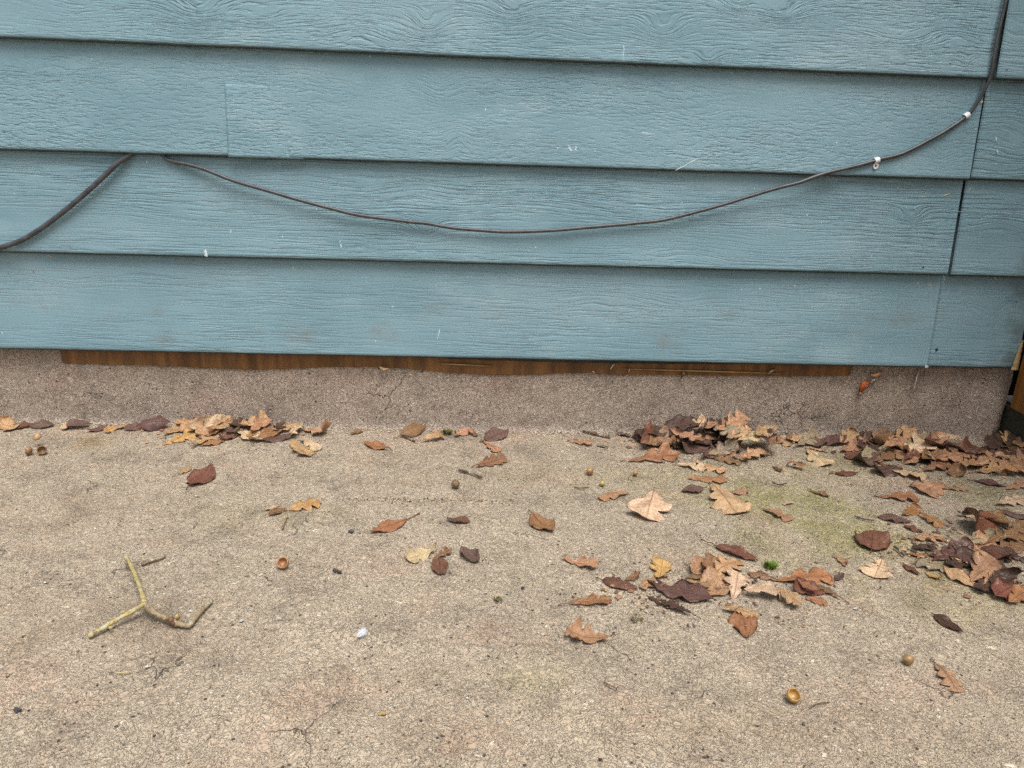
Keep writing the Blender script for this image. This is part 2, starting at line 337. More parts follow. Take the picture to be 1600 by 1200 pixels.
def build_ground():
    V, Fc, C = [], [], []
    sp = [(ground(*p), a, b, c, wt) for p, a, b, c, wt in STAINS]
    for y in GY:
        for x in GX:
            near = abs(x) < 1.6 and y > -1.6
            V.append((x, y, 0.0006 * nz(x * 14, y * 14) + 0.001 * nz(x * 3, y * 3) - 0.0016 if near else -0.0016))
            if near and y > -0.02:                  # broken edge of the slab and the open joint along the wall
                V[-1] = (x, y, V[-1][2] + 0.0012 * nz(x * 55, y * 160) - 0.010 * max(0.0, min(1.0, (y + 0.0075 + 0.0045 * nz(x * 30, 4.0)) / 0.003)))
            col = [1.0, 1.0, 1.0]
            if near:
                for q, a, b, c, wt in sp:
                    d = math.hypot((x - q.x) / a, (y - q.y) / b)
                    if d < 1.6:
                        d += 0.55 * nz(x * 13 + q.x, y * 13) + 0.3 * nz(x * 40, y * 40 + q.x)
                        k = max(0.0, min(1.0, 1.15 - d)); k = k * k * (3 - 2 * k) * min(1.0, wt * 1.15)
                        col = [v * (1 - k + k * m) for v, m in zip(col, c)]
                if y > -0.035:                      # slab darker in patches towards the wall
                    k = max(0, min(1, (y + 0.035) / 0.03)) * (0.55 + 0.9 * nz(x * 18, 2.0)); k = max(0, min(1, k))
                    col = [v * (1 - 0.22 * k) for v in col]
            C.append((*col, 1))
    nx = len(GX)
    for j in range(len(GY) - 1):
        for i in range(nx - 1):
            Fc.append((j*nx + i, j*nx + i + 1, (j+1)*nx + i + 1, (j+1)*nx + i))
    o = mesh_obj('patio_ground', V, Fc, SLAB); cattr(o.data, 'stain', C); o['kind'] = 'structure'
    return o
build_ground()

# ------------------------------------------------------------------ the house wall
PROT = 0.024
house = empty('house_wall', (0, 0, 0))
tag(house, 'house wall of pale slate blue lapped boards above a low concrete base', 'wall')

ROWS = [  # photo heights of the lower edge at x=0 and x=1500, frequency of grain, strength
    dict(e=(60, 122.5), f=(24, 300), amp=0.85), dict(e=(235, 281.8), f=(48, 265), amp=0.6),
    dict(e=(395, 432.0), f=(11, 290), amp=0.85), dict(e=(546.5, 576.5), f=(13, 310), amp=0.45)]
for r in ROWS:
    a, b = wall(0, r['e'][0], -PROT), wall(1500, r['e'][1], -PROT)
    r['k'] = (b.z - a.z) / (b.x - a.x); r['z0'] = a.z - r['k'] * a.x
def row_z(i, x):
    if i < 0: return row_z(0, x) + 0.176 * (-i)
    return ROWS[i]['z0'] + ROWS[i]['k'] * x
KNOTS = {0: [(310, 18, .050, .022, .030), (405, 28, .05, .016, .022), (120, 22, .06, .02, .016), (668, 38, .030, .022, .034), (560, 50, .05, .02, -.02), (800, 20, .04, .018, .026),
             (860, 45, .06, .02, -.016), (1035, 45, .036, .022, .034), (1104, 92, .020, .012, .02), (1150, 5, .03, .018, .026), (1215, 18, .05, .018, .03), (1400, 60, .07, .02, .020), (1485, 55, .04, .014, -.016), (1510, 95, .01, .008, .012)],
         1: [(690, 140, .03, .03, .020), (715, 215, .018, .025, -.02), (60, 110, .10, .015, .02), (100, 128, .05, .012, -.014), (1095, 180, .04, .02, .012), (1470, 240, .018, .016, .02), (1330, 250, .03, .012, .008)],
         2: [(665, 358, .028, .017, .030), (640, 300, .05, .02, -.016), (560, 290, .09, .02, .014), (820, 320, .10, .02, -.014), (1080, 390, .08, .02, -.016), (1425, 337, .026, .013, .026), (1200, 380, .1, .02, .014), (300, 340, .12, .02, .012), (1010, 330, .12, .02, .012)],
         3: [(115, 440, .07, .012, .014), (200, 465, .06, .008, .008), (1060, 470, .05, .02, .014), (930, 465, .05, .018, -.012), (1300, 470, .10, .012, .010), (420, 470, .06, .012, -.01)],
         10: [(1590, 60, .04, .02, .02)], 11: [(1570, 190, .06, .03, -.016), (1600, 230, .05, .03, .02)], 12: [(1560, 350, .05, .02, -.014)], 13: [(1555, 490, .03, .02, .024), (1580, 480, .02, .02, -.014)]}
def make_board(i, x0, x1, knots, seed, f, amp, mat=PAINT, end_grime_shade=False, lift=0.0, dz=0.0, dx=0.006, proud=0.0):
    """One lapped board: bevelled face with rounded lower edge, underside and ends."""
    rng = random.Random(seed); m = Vector((0, 0, 0))
    hgt = 0.205
    prof = [(None, 0.0), (0.006, 0), (0.0022, 0), (0.0006, 0), (0.0, 0)]
    nxs = max(2, int((x1 - x0) / dx)); xs = [x0 + (x1 - x0) * k / nxs for k in range(nxs + 1)]
    nzs = 44
    kn = [(wall(px, py, -0.018), sx, sz, A) for px, py, sx, sz, A in knots]
    V, G, A_, GR, SHADE = [], [], [], [], []
    for x in xs:
        zb = row_z(i, x) + dz + 0.0005 * nz(x * 9, seed) + 0.0004 * nz(x * 45, seed)
        yb = -PROT - lift - proud + 0.0010 * nz(x * 2.3, seed * 3.1)
        yt = -0.0075 - proud + 0.0006 * nz(x * 2.0, seed * 1.7)
        prof = [(0.034, 0.0150), (0.0015, 0.0100), (0.0, 0.0056), (0.0030, 0.0014), (0.0044, 0.0)]   # (height, setback): hollow back, butt, eased arris
        col = [(zb + h, yb + s) for h, s in prof]
        for k in range(1, nzs + 1):
            u = k / nzs; zz = zb + 0.0044 + (hgt - 0.0044) * u
            col.append((zz, yb + (yt - yb) * u + 0.0004 * nz(x * 6, zz * 25, seed)))
        for ci, (zz, yy) in enumerate(col):
            SHADE.append(1.0 if ci < 3 else (0.75 if ci == 3 else 0.0)); V.append((x, yy, zz))  # painted lap shade on underside and lower arris
            phi = zz + 0.006 * nz(x * 3.0, zz * 9.0, seed) + 0.0020 * nz(x * 16, zz * 45, seed) + 0.0009 * nz(x * 60, zz * 130, seed)
            am = 0.0
            for c, sx, sz, A in kn:
                q = math.exp(-((x - c.x) / sx) ** 2 - ((zz - c.z) / sz) ** 2); phi += A * 0.72 * q; am += abs(A) * q * 12
            G.append((x * f[0] + phi * 20, phi * f[1], seed * 7.3))
            pat = 0.40 + 1.5 * nz(x * 3.1 + seed, zz * 14, seed * 2.0) + 0.35 * nz(x * 11, zz * 30, seed)
            A_.append(max(0.08, min(1.3, amp * (0.55 + 0.75 * pat) + am * amp * 0.8)))
            GR.append(max(0.0, min(1.0, (x - x1 + 0.15) / 0.15)) if end_grime_shade else 0.0)
    nc = len(V) // len(xs); Fc = []
    for a in range(len(xs) - 1):
        for k in range(nc - 1):
            Fc.append((a*nc + k, (a+1)*nc + k, (a+1)*nc + k + 1, a*nc + k + 1))
    # end grain caps
    for a, rev in ((0, False), (len(xs) - 1, True)):
        b = len(V); x = xs[a]
        lo, hi = V[a*nc], V[a*nc + nc - 1]
        V += [(x, 0.0, lo[2]), (x, 0.0, hi[2])]; G += [G[a*nc], G[a*nc + nc - 1]]; A_ += [0.3, 0.3]; GR += [GR[a*nc]] * 2; SHADE += [1, 1]
        ring = [b] + [a*nc + k for k in range(nc)] + [b + 1]
        Fc.append(tuple(ring if rev else ring[::-1]))
    o = mesh_obj('siding_board', V, Fc, mat, house)
    vattr(o.data, 'grain', G); fattr(o.data, 'grain_amp', A_); fattr(o.data, 'end_grime_shade', GR); fattr(o.data, 'bare', SHADE)  # bare is the mask of the painted lap shade
    return o
JOINT = [(1561, 60), (1524, 205), (1491, 360), (1457, 505)]          # where each course is cut near the corner
GAP = [0.0065, 0.0030, 0.0048, 0.0008]
XEND = wall(1593, 560, -PROT).x
for i, r in enumerate(ROWS):
    jx = wall(*JOINT[i], -0.016).x
    tip = wall(*[(1548,125),(1517,283),(1481,430),(1450,575)][i], -PROT).x
    jx = 0.5 * (jx + tip)
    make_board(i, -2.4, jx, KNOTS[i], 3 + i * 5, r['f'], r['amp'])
    make_board(i, jx + GAP[i], XEND + (0.004, 0.004, 0.003, 0.0)[i], KNOTS[10 + i], 41 + i * 5, (12, 190) if i != 3 else (14, 260), (0.5, 0.8, 0.6, 0.4)[i], end_grime_shade=True,
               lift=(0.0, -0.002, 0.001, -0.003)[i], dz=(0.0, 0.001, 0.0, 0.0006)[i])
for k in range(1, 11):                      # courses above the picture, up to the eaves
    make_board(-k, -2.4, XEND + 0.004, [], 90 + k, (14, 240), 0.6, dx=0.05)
# a thin filler patch let into the second course
pt = [wall(350, 131, -0.0185), wall(352, 247, -0.0245)]
def patch():
    xa, xb = pt[0].x, wall(470, 140, -0.02).x
    V, Fc, G, A_, GR = [], [], [], [], []
    nxp, nzp = 40, 30
    for a in range(nxp + 1):
        x = xa + (xb - xa) * a / nxp
        for k in range(nzp + 1):
            u = k / nzp; zb = row_z(1, x) + 0.0012; zt = pt[0].z - (x - xa) * 0.004 + 0.0002 * nz(x * 60); z = zb + (zt - zb) * u
            fall = max(0.0, 1 - (x - xa) / (xb - xa))
            yb = -PROT; yt = -0.0055; uu = (z - row_z(1, x)) / 0.205
            V.append((x, yb + (yt - yb) * uu - 0.0029 * (fall ** .6) + 0.0008 * (1 - fall), z)); G.append((x * 42, z * 250, 3.0)); A_.append(0.75); GR.append(0)
    for a in range(nxp):
        for k in range(nzp):
            q = nzp + 1; Fc.append((a*q + k, (a+1)*q + k, (a+1)*q + k + 1, a*q + k + 1))
    o = mesh_obj('filler_patch', V, Fc, PAINT, house); vattr(o.data, 'grain', G); fattr(o.data, 'grain_amp', A_); fattr(o.data, 'end_grime_shade', GR)
    md = o.modifiers.new('thick', 'SOLIDIFY'); md.thickness = 0.003; md.offset = -1
patch()
# sheathing behind the boards, near-black so the shade of the gaps is in its colour
v, f = box_geo(-2.4, XEND + 0.012, 0.0005, 0.016, 0.175, 2.62); mesh_obj('wall_sheathing', v, f, BLACK, house, False)
v, f = box_geo(-2.4, XEND + 0.03, 0.12, 0.16, -0.1, 2.62); mesh_obj('dark_backing', v, f, BLACK, house, False)  # dark sheet added to keep the corner gap black
# torn raw end of the lowest board
def torn_end():
    V, Fc = [], []
    pts = [(1592, 522), (1600, 519), (1588, 545), (1601, 545), (1582, 571), (1595, 575)]
    x0 = XEND - 0.0005; z0 = row_z(3, XEND)
    rows = 14
    for k in range(rows + 1):
        u = k / rows; z = z0 + 0.0006 + 0.060 * u
        wl = 0.012 * (1 - u) ** 0.8 + 0.0025 * nz(k * 0.9, 3.3) * (1 - u)
        yf = -PROT + 0.018 * (z - z0) / 0.205 - 0.0012
        V += [(x0 - max(0.0006, wl), yf - 0.0002, z), (x0 - max(0.0, wl) * 0.4, yf - 0.0012 - 0.0006 * nz(k, 1.1), z), (x0 + 0.0035 + 0.001 * nz(k * 1.3), yf + 0.0005, z), (x0 + 0.003, yf + 0.014, z)]
    for k in range(rows):
        for j in range(3): Fc.append((k*4 + j, k*4 + j + 1, k*4 + 4 + j + 1, k*4 + 4 + j))
    mesh_obj('torn_board_end', V, Fc, RAWWOOD, house)
torn_end()

# foundation: low rendered concrete wall with an uneven foot
FX1 = wall(1578, 640, 0.0).x
Z_STRIP = [(98, 566), (103, 567.5), (160, 569), (240, 571), (330, 575), (400, 577.5), (450, 576), (520, 573), (570, 573), (640, 576), (700, 582), (760, 585.5), (830, 585.5), (880, 583), (920, 582.5), (960, 585), (1040, 585.5), (1120, 586.5), (1200, 587.5), (1260, 587.5), (1328, 586.5)]
ZS = [(wall(a, b, -0.003).x, wall(a, b, -0.003).z) for a, b in Z_STRIP]
def strip_z(x):
    for (xa, za), (xb, zb) in zip(ZS, ZS[1:]):
        if xa <= x <= xb: return za + (zb - za) * (x - xa) / (xb - xa)
    return None
def foundation():
    V, Fc = [], []; xs = list(np.arange(-2.4, FX1, 0.006)) + [FX1]; n = 36
    for x in xs:
        edge = max(0.0, min(1.0, (x - FX1 + 0.022) / 0.022))
        for k in range(n + 1):
            u = k / n; z = -0.02 + 0.215 * u
            y = 0.0012 * nz(x * 7, z * 20) + 0.0009 * nz(x * 40, z * 40, 2.0)
            foot = max(0.0, 1 - z / (0.010 + 0.005 * nz(x * 22, 5.0)))
            y -= 0.0022 * foot * foot * (1.0 + 1.2 * nz(x * 35, 9.0))
            y += 0.03 * (1 - math.sqrt(max(0.0, 1 - edge ** 2.2)))              # rounded, broken corner
            V.append((x + edge * 0.004 * nz(z * 30, 4.0), y, z))
    q = n + 1
    for a in range(len(xs) - 1):
        for k in range(n): Fc.append((a*q + k, (a+1)*q + k, (a+1)*q + k + 1, a*q + k + 1))
    b = len(V); last = (len(xs) - 1) * q                                            # return face of the corner
    for k in range(q): V.append((V[last + k][0] - 0.002, 0.11, V[last + k][2]))
    for k in range(n): Fc.append((last + k, b + k, b + k + 1, last + k + 1))
    mesh_obj('foundation', V, Fc, STEMWALL, house)
foundation()
def ply_strip():
    V, Fc = [], []; xs = list(np.linspace(ZS[0][0], ZS[-1][0], 320))
    for x in xs:
        zb = strip_z(x) + 0.0006 * nz(x * 60) + 0.0004 * nz(x * 200); zt = row_z(3, x) + 0.03
        for y, z in ((0.004, zb), (-0.0034, zb), (-0.0042, zb + 0.0012), (-0.0042 + 0.0005 * nz(x * 9), 0.5*(zb + zt)), (-0.0042, zt), (0.004, zt)): V.append((x, y, z))
    for a in range(len(xs) - 1):
        for k in range(5): Fc.append((a*6 + k, (a+1)*6 + k, (a+1)*6 + k + 1, a*6 + k + 1))
    Fc += [tuple(range(5, -1, -1)), tuple(range(len(V) - 6, len(V)))]
    mesh_obj('plywood_edge', V, Fc, PLY, house)
    # black paper tongue hanging below the boards, and the split lighter ply under it
    xa, xb = wall(588, 566, -0.007).x, wall(1290, 582, -0.007).x
    V, Fc = [], []
    for k in range(121):
        u = k / 120; x = xa + (xb - xa) * u
        dz = 0.0075 * (math.sin(math.pi * min(1, u * 1.05 + 0.02)) ** 0.7) + 0.0008 * nz(x * 30); zt = row_z(3, x)
        V += [(x, -0.0075, zt - dz), (x, -0.0095, zt + 0.004), (x, -0.0055, zt - dz)]
    for k in range(120):
        for j, l in ((0, 1), (2, 0)): Fc.append((k*3 + j, (k+1)*3 + j, (k+1)*3 + l, k*3 + l))
    mesh_obj('building_paper', V, Fc, PAPER, house)
    V, Fc = [], []
    for (a, b) in (((684, 568.2), (770, 572.5)), ((970, 576.5), (1230, 584.0))):
        pa, pb = wall(*a, -0.008), wall(*b, -0.008); o = len(V)
        for k in range(25):
            u = k / 24; p = pa.lerp(pb, u); hh = 0.0011 * math.sin(math.pi * u) + 0.0002
            V += [p + Vector((0, 0, hh)), p - Vector((0, 0, hh)), p + Vector((0, 0.004, -hh))]
        for k in range(24):
            for j in range(2): Fc.append((o + k*3 + j, o + k*3 + j + 1, o + k*3 + 3 + j + 1, o + k*3 + 3 + j))
    o = mesh_obj('split_wood', V, Fc, RAWWOOD, house); o['kind'] = 'stuff'
ply_strip()
# nail heads near the board ends, and scraped paint
def disc(c, r, h=0.0008, n=10):
    V = [(c.x, c.y - h, c.z)] + [(c.x + r * math.cos(2*math.pi*k/n), c.y - h * 0.6, c.z + r * math.sin(2*math.pi*k/n)) for k in range(n)] + [(c.x + r * 1.1 * math.cos(2*math.pi*k/n), c.y + 0.002, c.z + r * 1.1 * math.sin(2*math.pi*k/n)) for k in range(n)]
    F_ = [(0, 1 + (k+1) % n, 1 + k) for k in range(n)] + [(1 + k, 1 + (k+1) % n, 1 + n + (k+1) % n, 1 + n + k) for k in range(n)]
    return V, F_
def face_y(i, z, x): return -PROT + 0.0185 * (z - row_z(i, x)) / 0.205
def on_board(px, py):
    p = wall(px, py, -0.017)
    i = next((k for k in range(4) if p.z >= row_z(k, p.x)), 3)
    y = face_y(i, p.z, p.x); p = wall(px, py, y); return wall(px, py, face_y(i, p.z, p.x)), i
for px, py, r_ in ((1484, 100, .0022), (1573, 110, .002), (1442, 418, .0018), (1494, 419, .0018), (1442, 559, .0022), (1464, 546, .0024), (1588, 472, .002), (877, 491, .0018), (1571, 118, .0014), (303, 438, .0018)):
    p, i = on_board(px, py); v, f = disc(p, r_); mesh_obj('nail_head', v, f, HOLE, house)
def scrapes():
    parts = []
    rng = random.Random(5)
    L = [((693, 484), (684, 530), .0006), ((1152, 456), (1128, 484), .0010), ((1126, 488), (1096, 512), .0006), ((1150, 458), (1146, 470), .0013), ((973, 462), (969, 470), .0008), ((1018, 448), (1026, 448), .0007),
         ((1072, 441), (1082, 440), .0006), ((243, 530), (243, 545), .0014), ((212, 538), (213, 546), .0009), ((198, 541), (198, 546), .0008), ((350, 537), (351, 543), .0007), ((321, 389), (322, 401), .0018), ((318, 398), (325, 400), .0012),
         ((252, 368), (253, 374), .0009), ((258, 387), (260, 392), .0007), ((360, 357), (361, 364), .0007), ((304, 361), (305, 368), .0006), ((532, 376), (533, 388), .0009), ((888, 226), (892, 236), .0011), ((900, 228), (899, 236), .0010), ((870, 231), (875, 232), .0008), ((889, 234), (897, 236), .0009),
         ((1040, 220), (1100, 203), .0005), ((1048, 270), (1090, 248), .0007), ((1000, 207), (1026, 210), .0005), ((1362, 315), (1400, 328), .0004), ((1364, 226), (1378, 245), .0006), ((1417, 548), (1418, 556), .0008), ((1098, 80), (1097, 92), .0012), ((1500, 330), (1400, 326), .0005),
         ((142, 198), (142, 205), .0008), ((228, 208), (229, 216), .0007), ((223, 25), (228, 30), .0007), ((1272, 485), (1273, 480), .0008), ((1452, 512), (1452, 520), .0008), ((1448, 549), (1449, 560), .0010), ((1446, 571), (1450, 573), .0018), ((1556, 214), (1556, 220), .0010), ((1558, 232), (1559, 240), .0009), ((1455, 443), (1453, 470), .0004), ((975, 40), (974, 96), .0005)]
    for a, b, wd in L:
        pts = []
        for k in range(7):
            u = k / 6; q, i = on_board(a[0] + (b[0]-a[0])*u + rng.uniform(-1, 1), a[1] + (b[1]-a[1])*u + rng.uniform(-.8, .8)); pts.append((q + Vector((0, -0.0006, 0)), 1.5 * wd * (0.45 + rng.random()) * (1 if 0 < k < 6 else 0.3)))
        V, Fc = [], []
        d = (pts[-1][0] - pts[0][0]).normalized(); s = Vector((-d.z, 0, d.x))
        for p, ww in pts: V += [p + s * ww, p - s * ww]
        for k in range(6):
            if rng.random() < 0.86: Fc.append((2*k, 2*k + 1, 2*k + 3, 2*k + 2))
        parts.append((V, Fc))
    o = mesh_obj('paint_scrapes', *merge(parts), WHITEP, house); o['kind'] = 'stuff'
scrapes()

# ------------------------------------------------------------------ post and pier at the corner
px0 = wall(1580, 625, -0.03).x
fence = empty('timber_post', (px0 + 0.05, -0.06, 0)); tag(fence, 'brown stained timber post at the end of the blue wall on dark concrete', 'fence')
def bev_box(name, x0, x1, y0, y1, z0, z1, mat, parent, bev=0.003):
    bm = bmesh.new(); v, f = box_geo(x0, x1, y0, y1, z0, z1); vs = [bm.verts.new(q) for q in v]
    for q in f: bm.faces.new([vs[k] for k in q])
    bmesh.ops.bevel(bm, geom=list(bm.edges), offset=bev, segments=2, affect='EDGES')
    me = bpy.data.meshes.new(name); bm.to_mesh(me); bm.free(); me.materials.append(mat)
    o = bpy.data.objects.new(name, me); COL.objects.link(o)
    if parent: o.parent = parent
    return o
zb = wall(1586, 640, -0.04).z
bev_box('post', -0.05, 0.05, -0.045, 0.031, zb, 1.9, POSTM, fence)
bev_box('post_cap', -0.06, 0.06, -0.055, 0.066, 1.9, 1.93, POSTM, fence, 0.006)
for k in range(6): bev_box('shade_board', 0.012, 0.034, -0.19 - 0.143 * k, -0.05 - 0.143 * k, 0.07, 1.72, POSTM, fence)  # unseen boards added out of frame to shade the wall's end
for z in (0.25, 1.5): bev_box('shade_rail', 0.0345, 0.075, -0.92, -0.05, z, z + 0.09, POSTM, fence)  # unseen rails added with the shading boards
pier = bev_box('concrete_pier', wall(1571, 660, 0.0).x, px0 + 0.24, -0.070, 0.06, -0.02, zb - 0.002, PIER, None, 0.006)
tag(pier, 'dark shaded concrete pier under the brown timber post', 'pier')

# ------------------------------------------------------------------ the cable
cab = empty('cable', wall(800, 361, -0.03)); tag(cab, 'thin dark brown cable sagging across the blue boards in two clips', 'cable')
co = cab.location
CR = 0.0033
def cpt(px, py, off):
    p, i = on_board(px, py); return wall(px, py, p.y - off)
low = [(-60, 402, .006), (0, 387, .006), (40, 372, .007), (90, 338, .009), (140, 296, .011), (180, 259, .012), (197, 246, .010)]
main = [(262, 250, .007), (290, 256, .010), (320, 265, .012), (370, 284, .014), (440, 304, .013), (510, 324, .012), (560, 336, .011), (620, 344, .010), (660, 348, .010), (700, 355, .010), (750, 360, .010), (800, 362, .010), (860, 360, .010), (920, 355, .010), (1000, 348, .010), (1040, 343, .011), (1100, 328, .012), (1160, 310, .015), (1220, 293, .0215), (1250, 284.5, .0235)]
over = [(1285, 272.5, .0075), (1330, 261, .006), (1372, 250, .0045), (1410, 240, .005), (1450, 220, .006), (1480, 203, .006), (1510, 181, .0045), (1530, 156, .010), (1541, 135, .017)]
A = [cpt(*q) for q in low]
peak = [wall(212, 236, -0.015), wall(235, 233, -0.013), wall(255, 243, -0.014)]
B = [cpt(*q) for q in main]
Cc = [cpt(*q) for q in over]
D = [wall(1548, 118, -0.029), wall(1552, 95, -0.0285), wall(1558, 60, -0.027), wall(1566, 25, -0.025), wall(1572, 0, -0.023), wall(1582, -50, -0.02)]
path = [q + Vector((0, 0.0004 * nz(k * .21, 2.0), 0.0011 * nz(k * 0.11, 7.0))) for k, q in enumerate(spline(A + peak + B + Cc + D, 8))]
nl = (len(low) + 1) * 8; v, f = tube_geo([p - co for p in path], [CR * (1.38 - 0.38 * max(0.0, min(1.0, (k - nl + 12) / 16))) * (1 - 0.14 * max(0.0, min(1.0, (k - len(path) + 70) / 30))) for k in range(len(path))], 12)
mesh_obj('jacket', v, f, CABLE, cab)
def clip(px, py, off, ang, plain):
    c = cpt(px, py, off) - co
    V = []; Fc = []
    # saddle bridging the cable
    n = 10; W = 0.0042
    sad = []
    for k in range(n + 1):
        an = math.pi * k / n; rr = CR + 0.0016
        sad.append((-math.sin(an) * rr, math.cos(an) * rr))
    sad = [(0.006, CR + 0.0016)] + sad + [(0.006, -CR - 0.0016)]
    for s in (-W, W):
        for (yy, zz) in sad: V.append((s, yy, zz))
        for (yy, zz) in sad: V.append((s, yy * 0.72 + 0.0006, zz * 0.72))
    m = len(sad)
    for k in range(m - 1):
        Fc += [(k, k+1, 2*m + k + 1, 2*m + k), (m + k, 3*m + k, 3*m + k + 1, m + k + 1), (k, m + k, m + k + 1, k + 1), (2*m + k, 2*m + k + 1, 3*m + k + 1, 3*m + k)]
    rot = Matrix.Rotation(-ang, 3, 'Y')
    V = [rot @ Vector(q) + c for q in V]
    o = mesh_obj('clip', V, Fc, CLIPM, cab, False)
    if not plain:       # nail ear with hole below the cable
        V, Fc = [], []; cz = -CR - 0.0058; k2 = 20
        for y in (-0.0008, 0.0022):
            for k in range(k2):
                an = 2*math.pi*k/k2; V.append(Vector((0.0046*math.cos(an), y, cz + 0.0062*math.sin(an))))
            for k in range(k2):
                an = 2*math.pi*k/k2; V.append(Vector((0.0021*math.cos(an), y, cz - 0.0006 + 0.0021*math.sin(an))))
        for k in range(k2):
            j = (k+1) % k2
            Fc += [(k, j, k2 + j, k2 + k), (2*k2 + k, 3*k2 + k, 3*k2 + j, 2*k2 + j), (k, 2*k2 + k, 2*k2 + j, j), (k2 + k, k2 + j, 3*k2 + j, 3*k2 + k)]
        ear = mesh_obj('clip_ear', [q + c for q in V], Fc, CLIPM, o, False)
        vv, ff = disc(Vector((c.x, c.y + 0.0016, c.z + cz - 0.0006)), 0.0019, 0.0006); mesh_obj('clip_nail', vv, ff, HOLE, o)
clip(1370, 250.5, .0045, R(14), False); clip(1511, 180.5, .0045, R(38), True)

# ------------------------------------------------------------------ leaves
CELL = 0.003; HX0, HY0, HNX, HNY = -1.3, -1.4, 900, 500
HF = np.zeros((HNX, HNY), dtype=np.float32)
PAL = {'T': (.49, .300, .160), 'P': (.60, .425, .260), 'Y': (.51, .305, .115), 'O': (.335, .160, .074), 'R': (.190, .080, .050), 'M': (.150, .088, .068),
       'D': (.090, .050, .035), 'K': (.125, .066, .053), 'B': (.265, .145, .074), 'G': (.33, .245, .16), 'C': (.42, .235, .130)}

def outline(kind, t, rng_ph, side):
    if kind == 'O':
        e = (t ** 0.95) * ((1 - t) ** 0.40) * 1.72
        n, d, ph = rng_ph[0], rng_ph[1], rng_ph[2 + side]
        lob = abs(math.sin(math.pi * (n * t ** 1.05 + ph))) ** 0.75
        tipf = 1 - max(0, (t - 0.9) / 0.1) * 0.0
        return 0.5 * e * (1 - d + d * lob) * tipf + 0.012 * (1 - t) * (t > 0.02)
    if kind == 'E':
        return 0.5 * (math.sin(math.pi * min(1, t ** 0.92)) ** 0.85) * (1 - 0.25 * t) * 1.12
    if kind == 'R':
        return 0.5 * math.sqrt(max(0, 1 - (2 * t - 1) ** 2)) ** 0.9
    base = 0.5 * (math.sin(math.pi * min(1, 0.08 + 0.86 * t)) ** 0.6)
    return base * (0.8 + 0.55 * nz(t * 5 + rng_ph[2], side * 3.7 + rng_ph[3]))

def leaf_mesh(kind, L, W, cup, bend, twist, crk, rng):
    """Deformed blade grid; returns local verts, faces, uv, and the midline points with a petiole."""
    cup *= 1.0 + 0.35 * (crk - 1) * 2
    nt, ns = (60, 12) if kind == 'O' else ((26, 10) if kind != 'S' else (18, 8))
    ph = (rng.choice([2.6, 2.9, 3.2, 3.6]), rng.uniform(.60, .82) if kind == 'O' else 0, rng.uniform(0, .35), rng.uniform(0, .35))
    sweep = 0.16 * L if kind == 'O' else (0.05 * L if kind == 'E' else 0.0)
    sd1 = rng.uniform(0, 100); kb = R(bend) / L; kc = R(cup) / max(W, 1e-4)
    curl = rng.uniform(-1, 1); tipc = rng.uniform(-.4, 1.0)
    fa = rng.uniform(0, 2 * math.pi); fd = rng.uniform(-.05, .22) * L; fk = R(rng.choice([-1, 1, 1]) * rng.uniform(40, 120)) * crk / (0.5 * L)
    if crk < 1.05 or rng.random() < 0.2: fk = 0.0
    fc, fs = math.cos(fa), math.sin(fa)
    def place(t, s):
        p = place0(t, s); d = p.x * fc + p.y * fs - fd
        if fk and d > 0:
            q = fk * d; rad = 1 / fk - p.z; nd = rad * math.sin(q); z2 = 1 / fk - rad * math.cos(q)
            p = Vector((p.x + fc * (nd - d), p.y + fs * (nd - d), z2))
        return p
    def place0(t, s):
        side = 0 if s < 0 else 1
        hw = outline(kind, t, ph, side) * W
        a = abs(s); y = s * hw
        x = L * t + (sweep * (a ** 1.2) * (hw / (0.5 * W + 1e-9)) * (1 - t) * 1.3)
        if kind == 'E': y *= 1 + 0.04 * math.sin(t * 90) * a
        z = crk * L * (0.060 * nz(x * 26 / (L * 12 + .3) + sd1, y * 26 / (L * 12 + .3), sd1) + 0.012 * nz(x * 90, y * 90, sd1))
        z += crk * 0.010 * L * math.cos(2 * math.pi * (6.5 * (t - 0.22 * a))) * a
        # individual lobes curl by themselves
        lo = nz(t * 4.2 + sd1, side * 9.0, 1.3) * 1.1
        z += crk * lo * (max(0, a - 0.35) ** 1.6) * hw * 1.1
        if abs(kc) > 1e-3:
            q = kc * y * (1 + 0.35 * curl * (t - 0.5)); yy = math.sin(q) / kc; zz = (1 - math.cos(q)) / kc; y = yy; z += zz
        tw = R(twist) * (t - 0.5)
        y, z = y * math.cos(tw) - z * math.sin(tw), y * math.sin(tw) + z * math.cos(tw)
        xc = x - 0.5 * L
        if abs(kb) > 1e-3:
            q = kb * xc; rad = 1 / kb - z; x2 = rad * math.sin(q); z = 1 / kb - rad * math.cos(q); xc = x2
        return Vector((xc, y, z))
    V, UV, Fc = [], [], []
    for i in range(nt + 1):
        t = i / nt; t = 0.5 - 0.5 * math.cos(math.pi * t) if kind in 'R' else t
        for j in range(ns + 1):
            s = -1 + 2 * j / ns
            V.append(place(t, s)); UV.append((t, s * (outline(kind, t, ph, 0 if s < 0 else 1) / 0.5) if kind == 'O' else s, 0.0))
    q = ns + 1
    for i in range(nt):
        for j in range(ns):
            if kind == 'S' and rng.random() < -1: continue
            Fc.append((i*q + j, (i+1)*q + j, (i+1)*q + j + 1, i*q + j + 1))
    mid = [place(t, 0.0) for t in [k / 10 * 0.93 for k in range(11)]]
    d = (mid[0] - mid[1]).normalized()
    return V, Fc, UV, mid, d

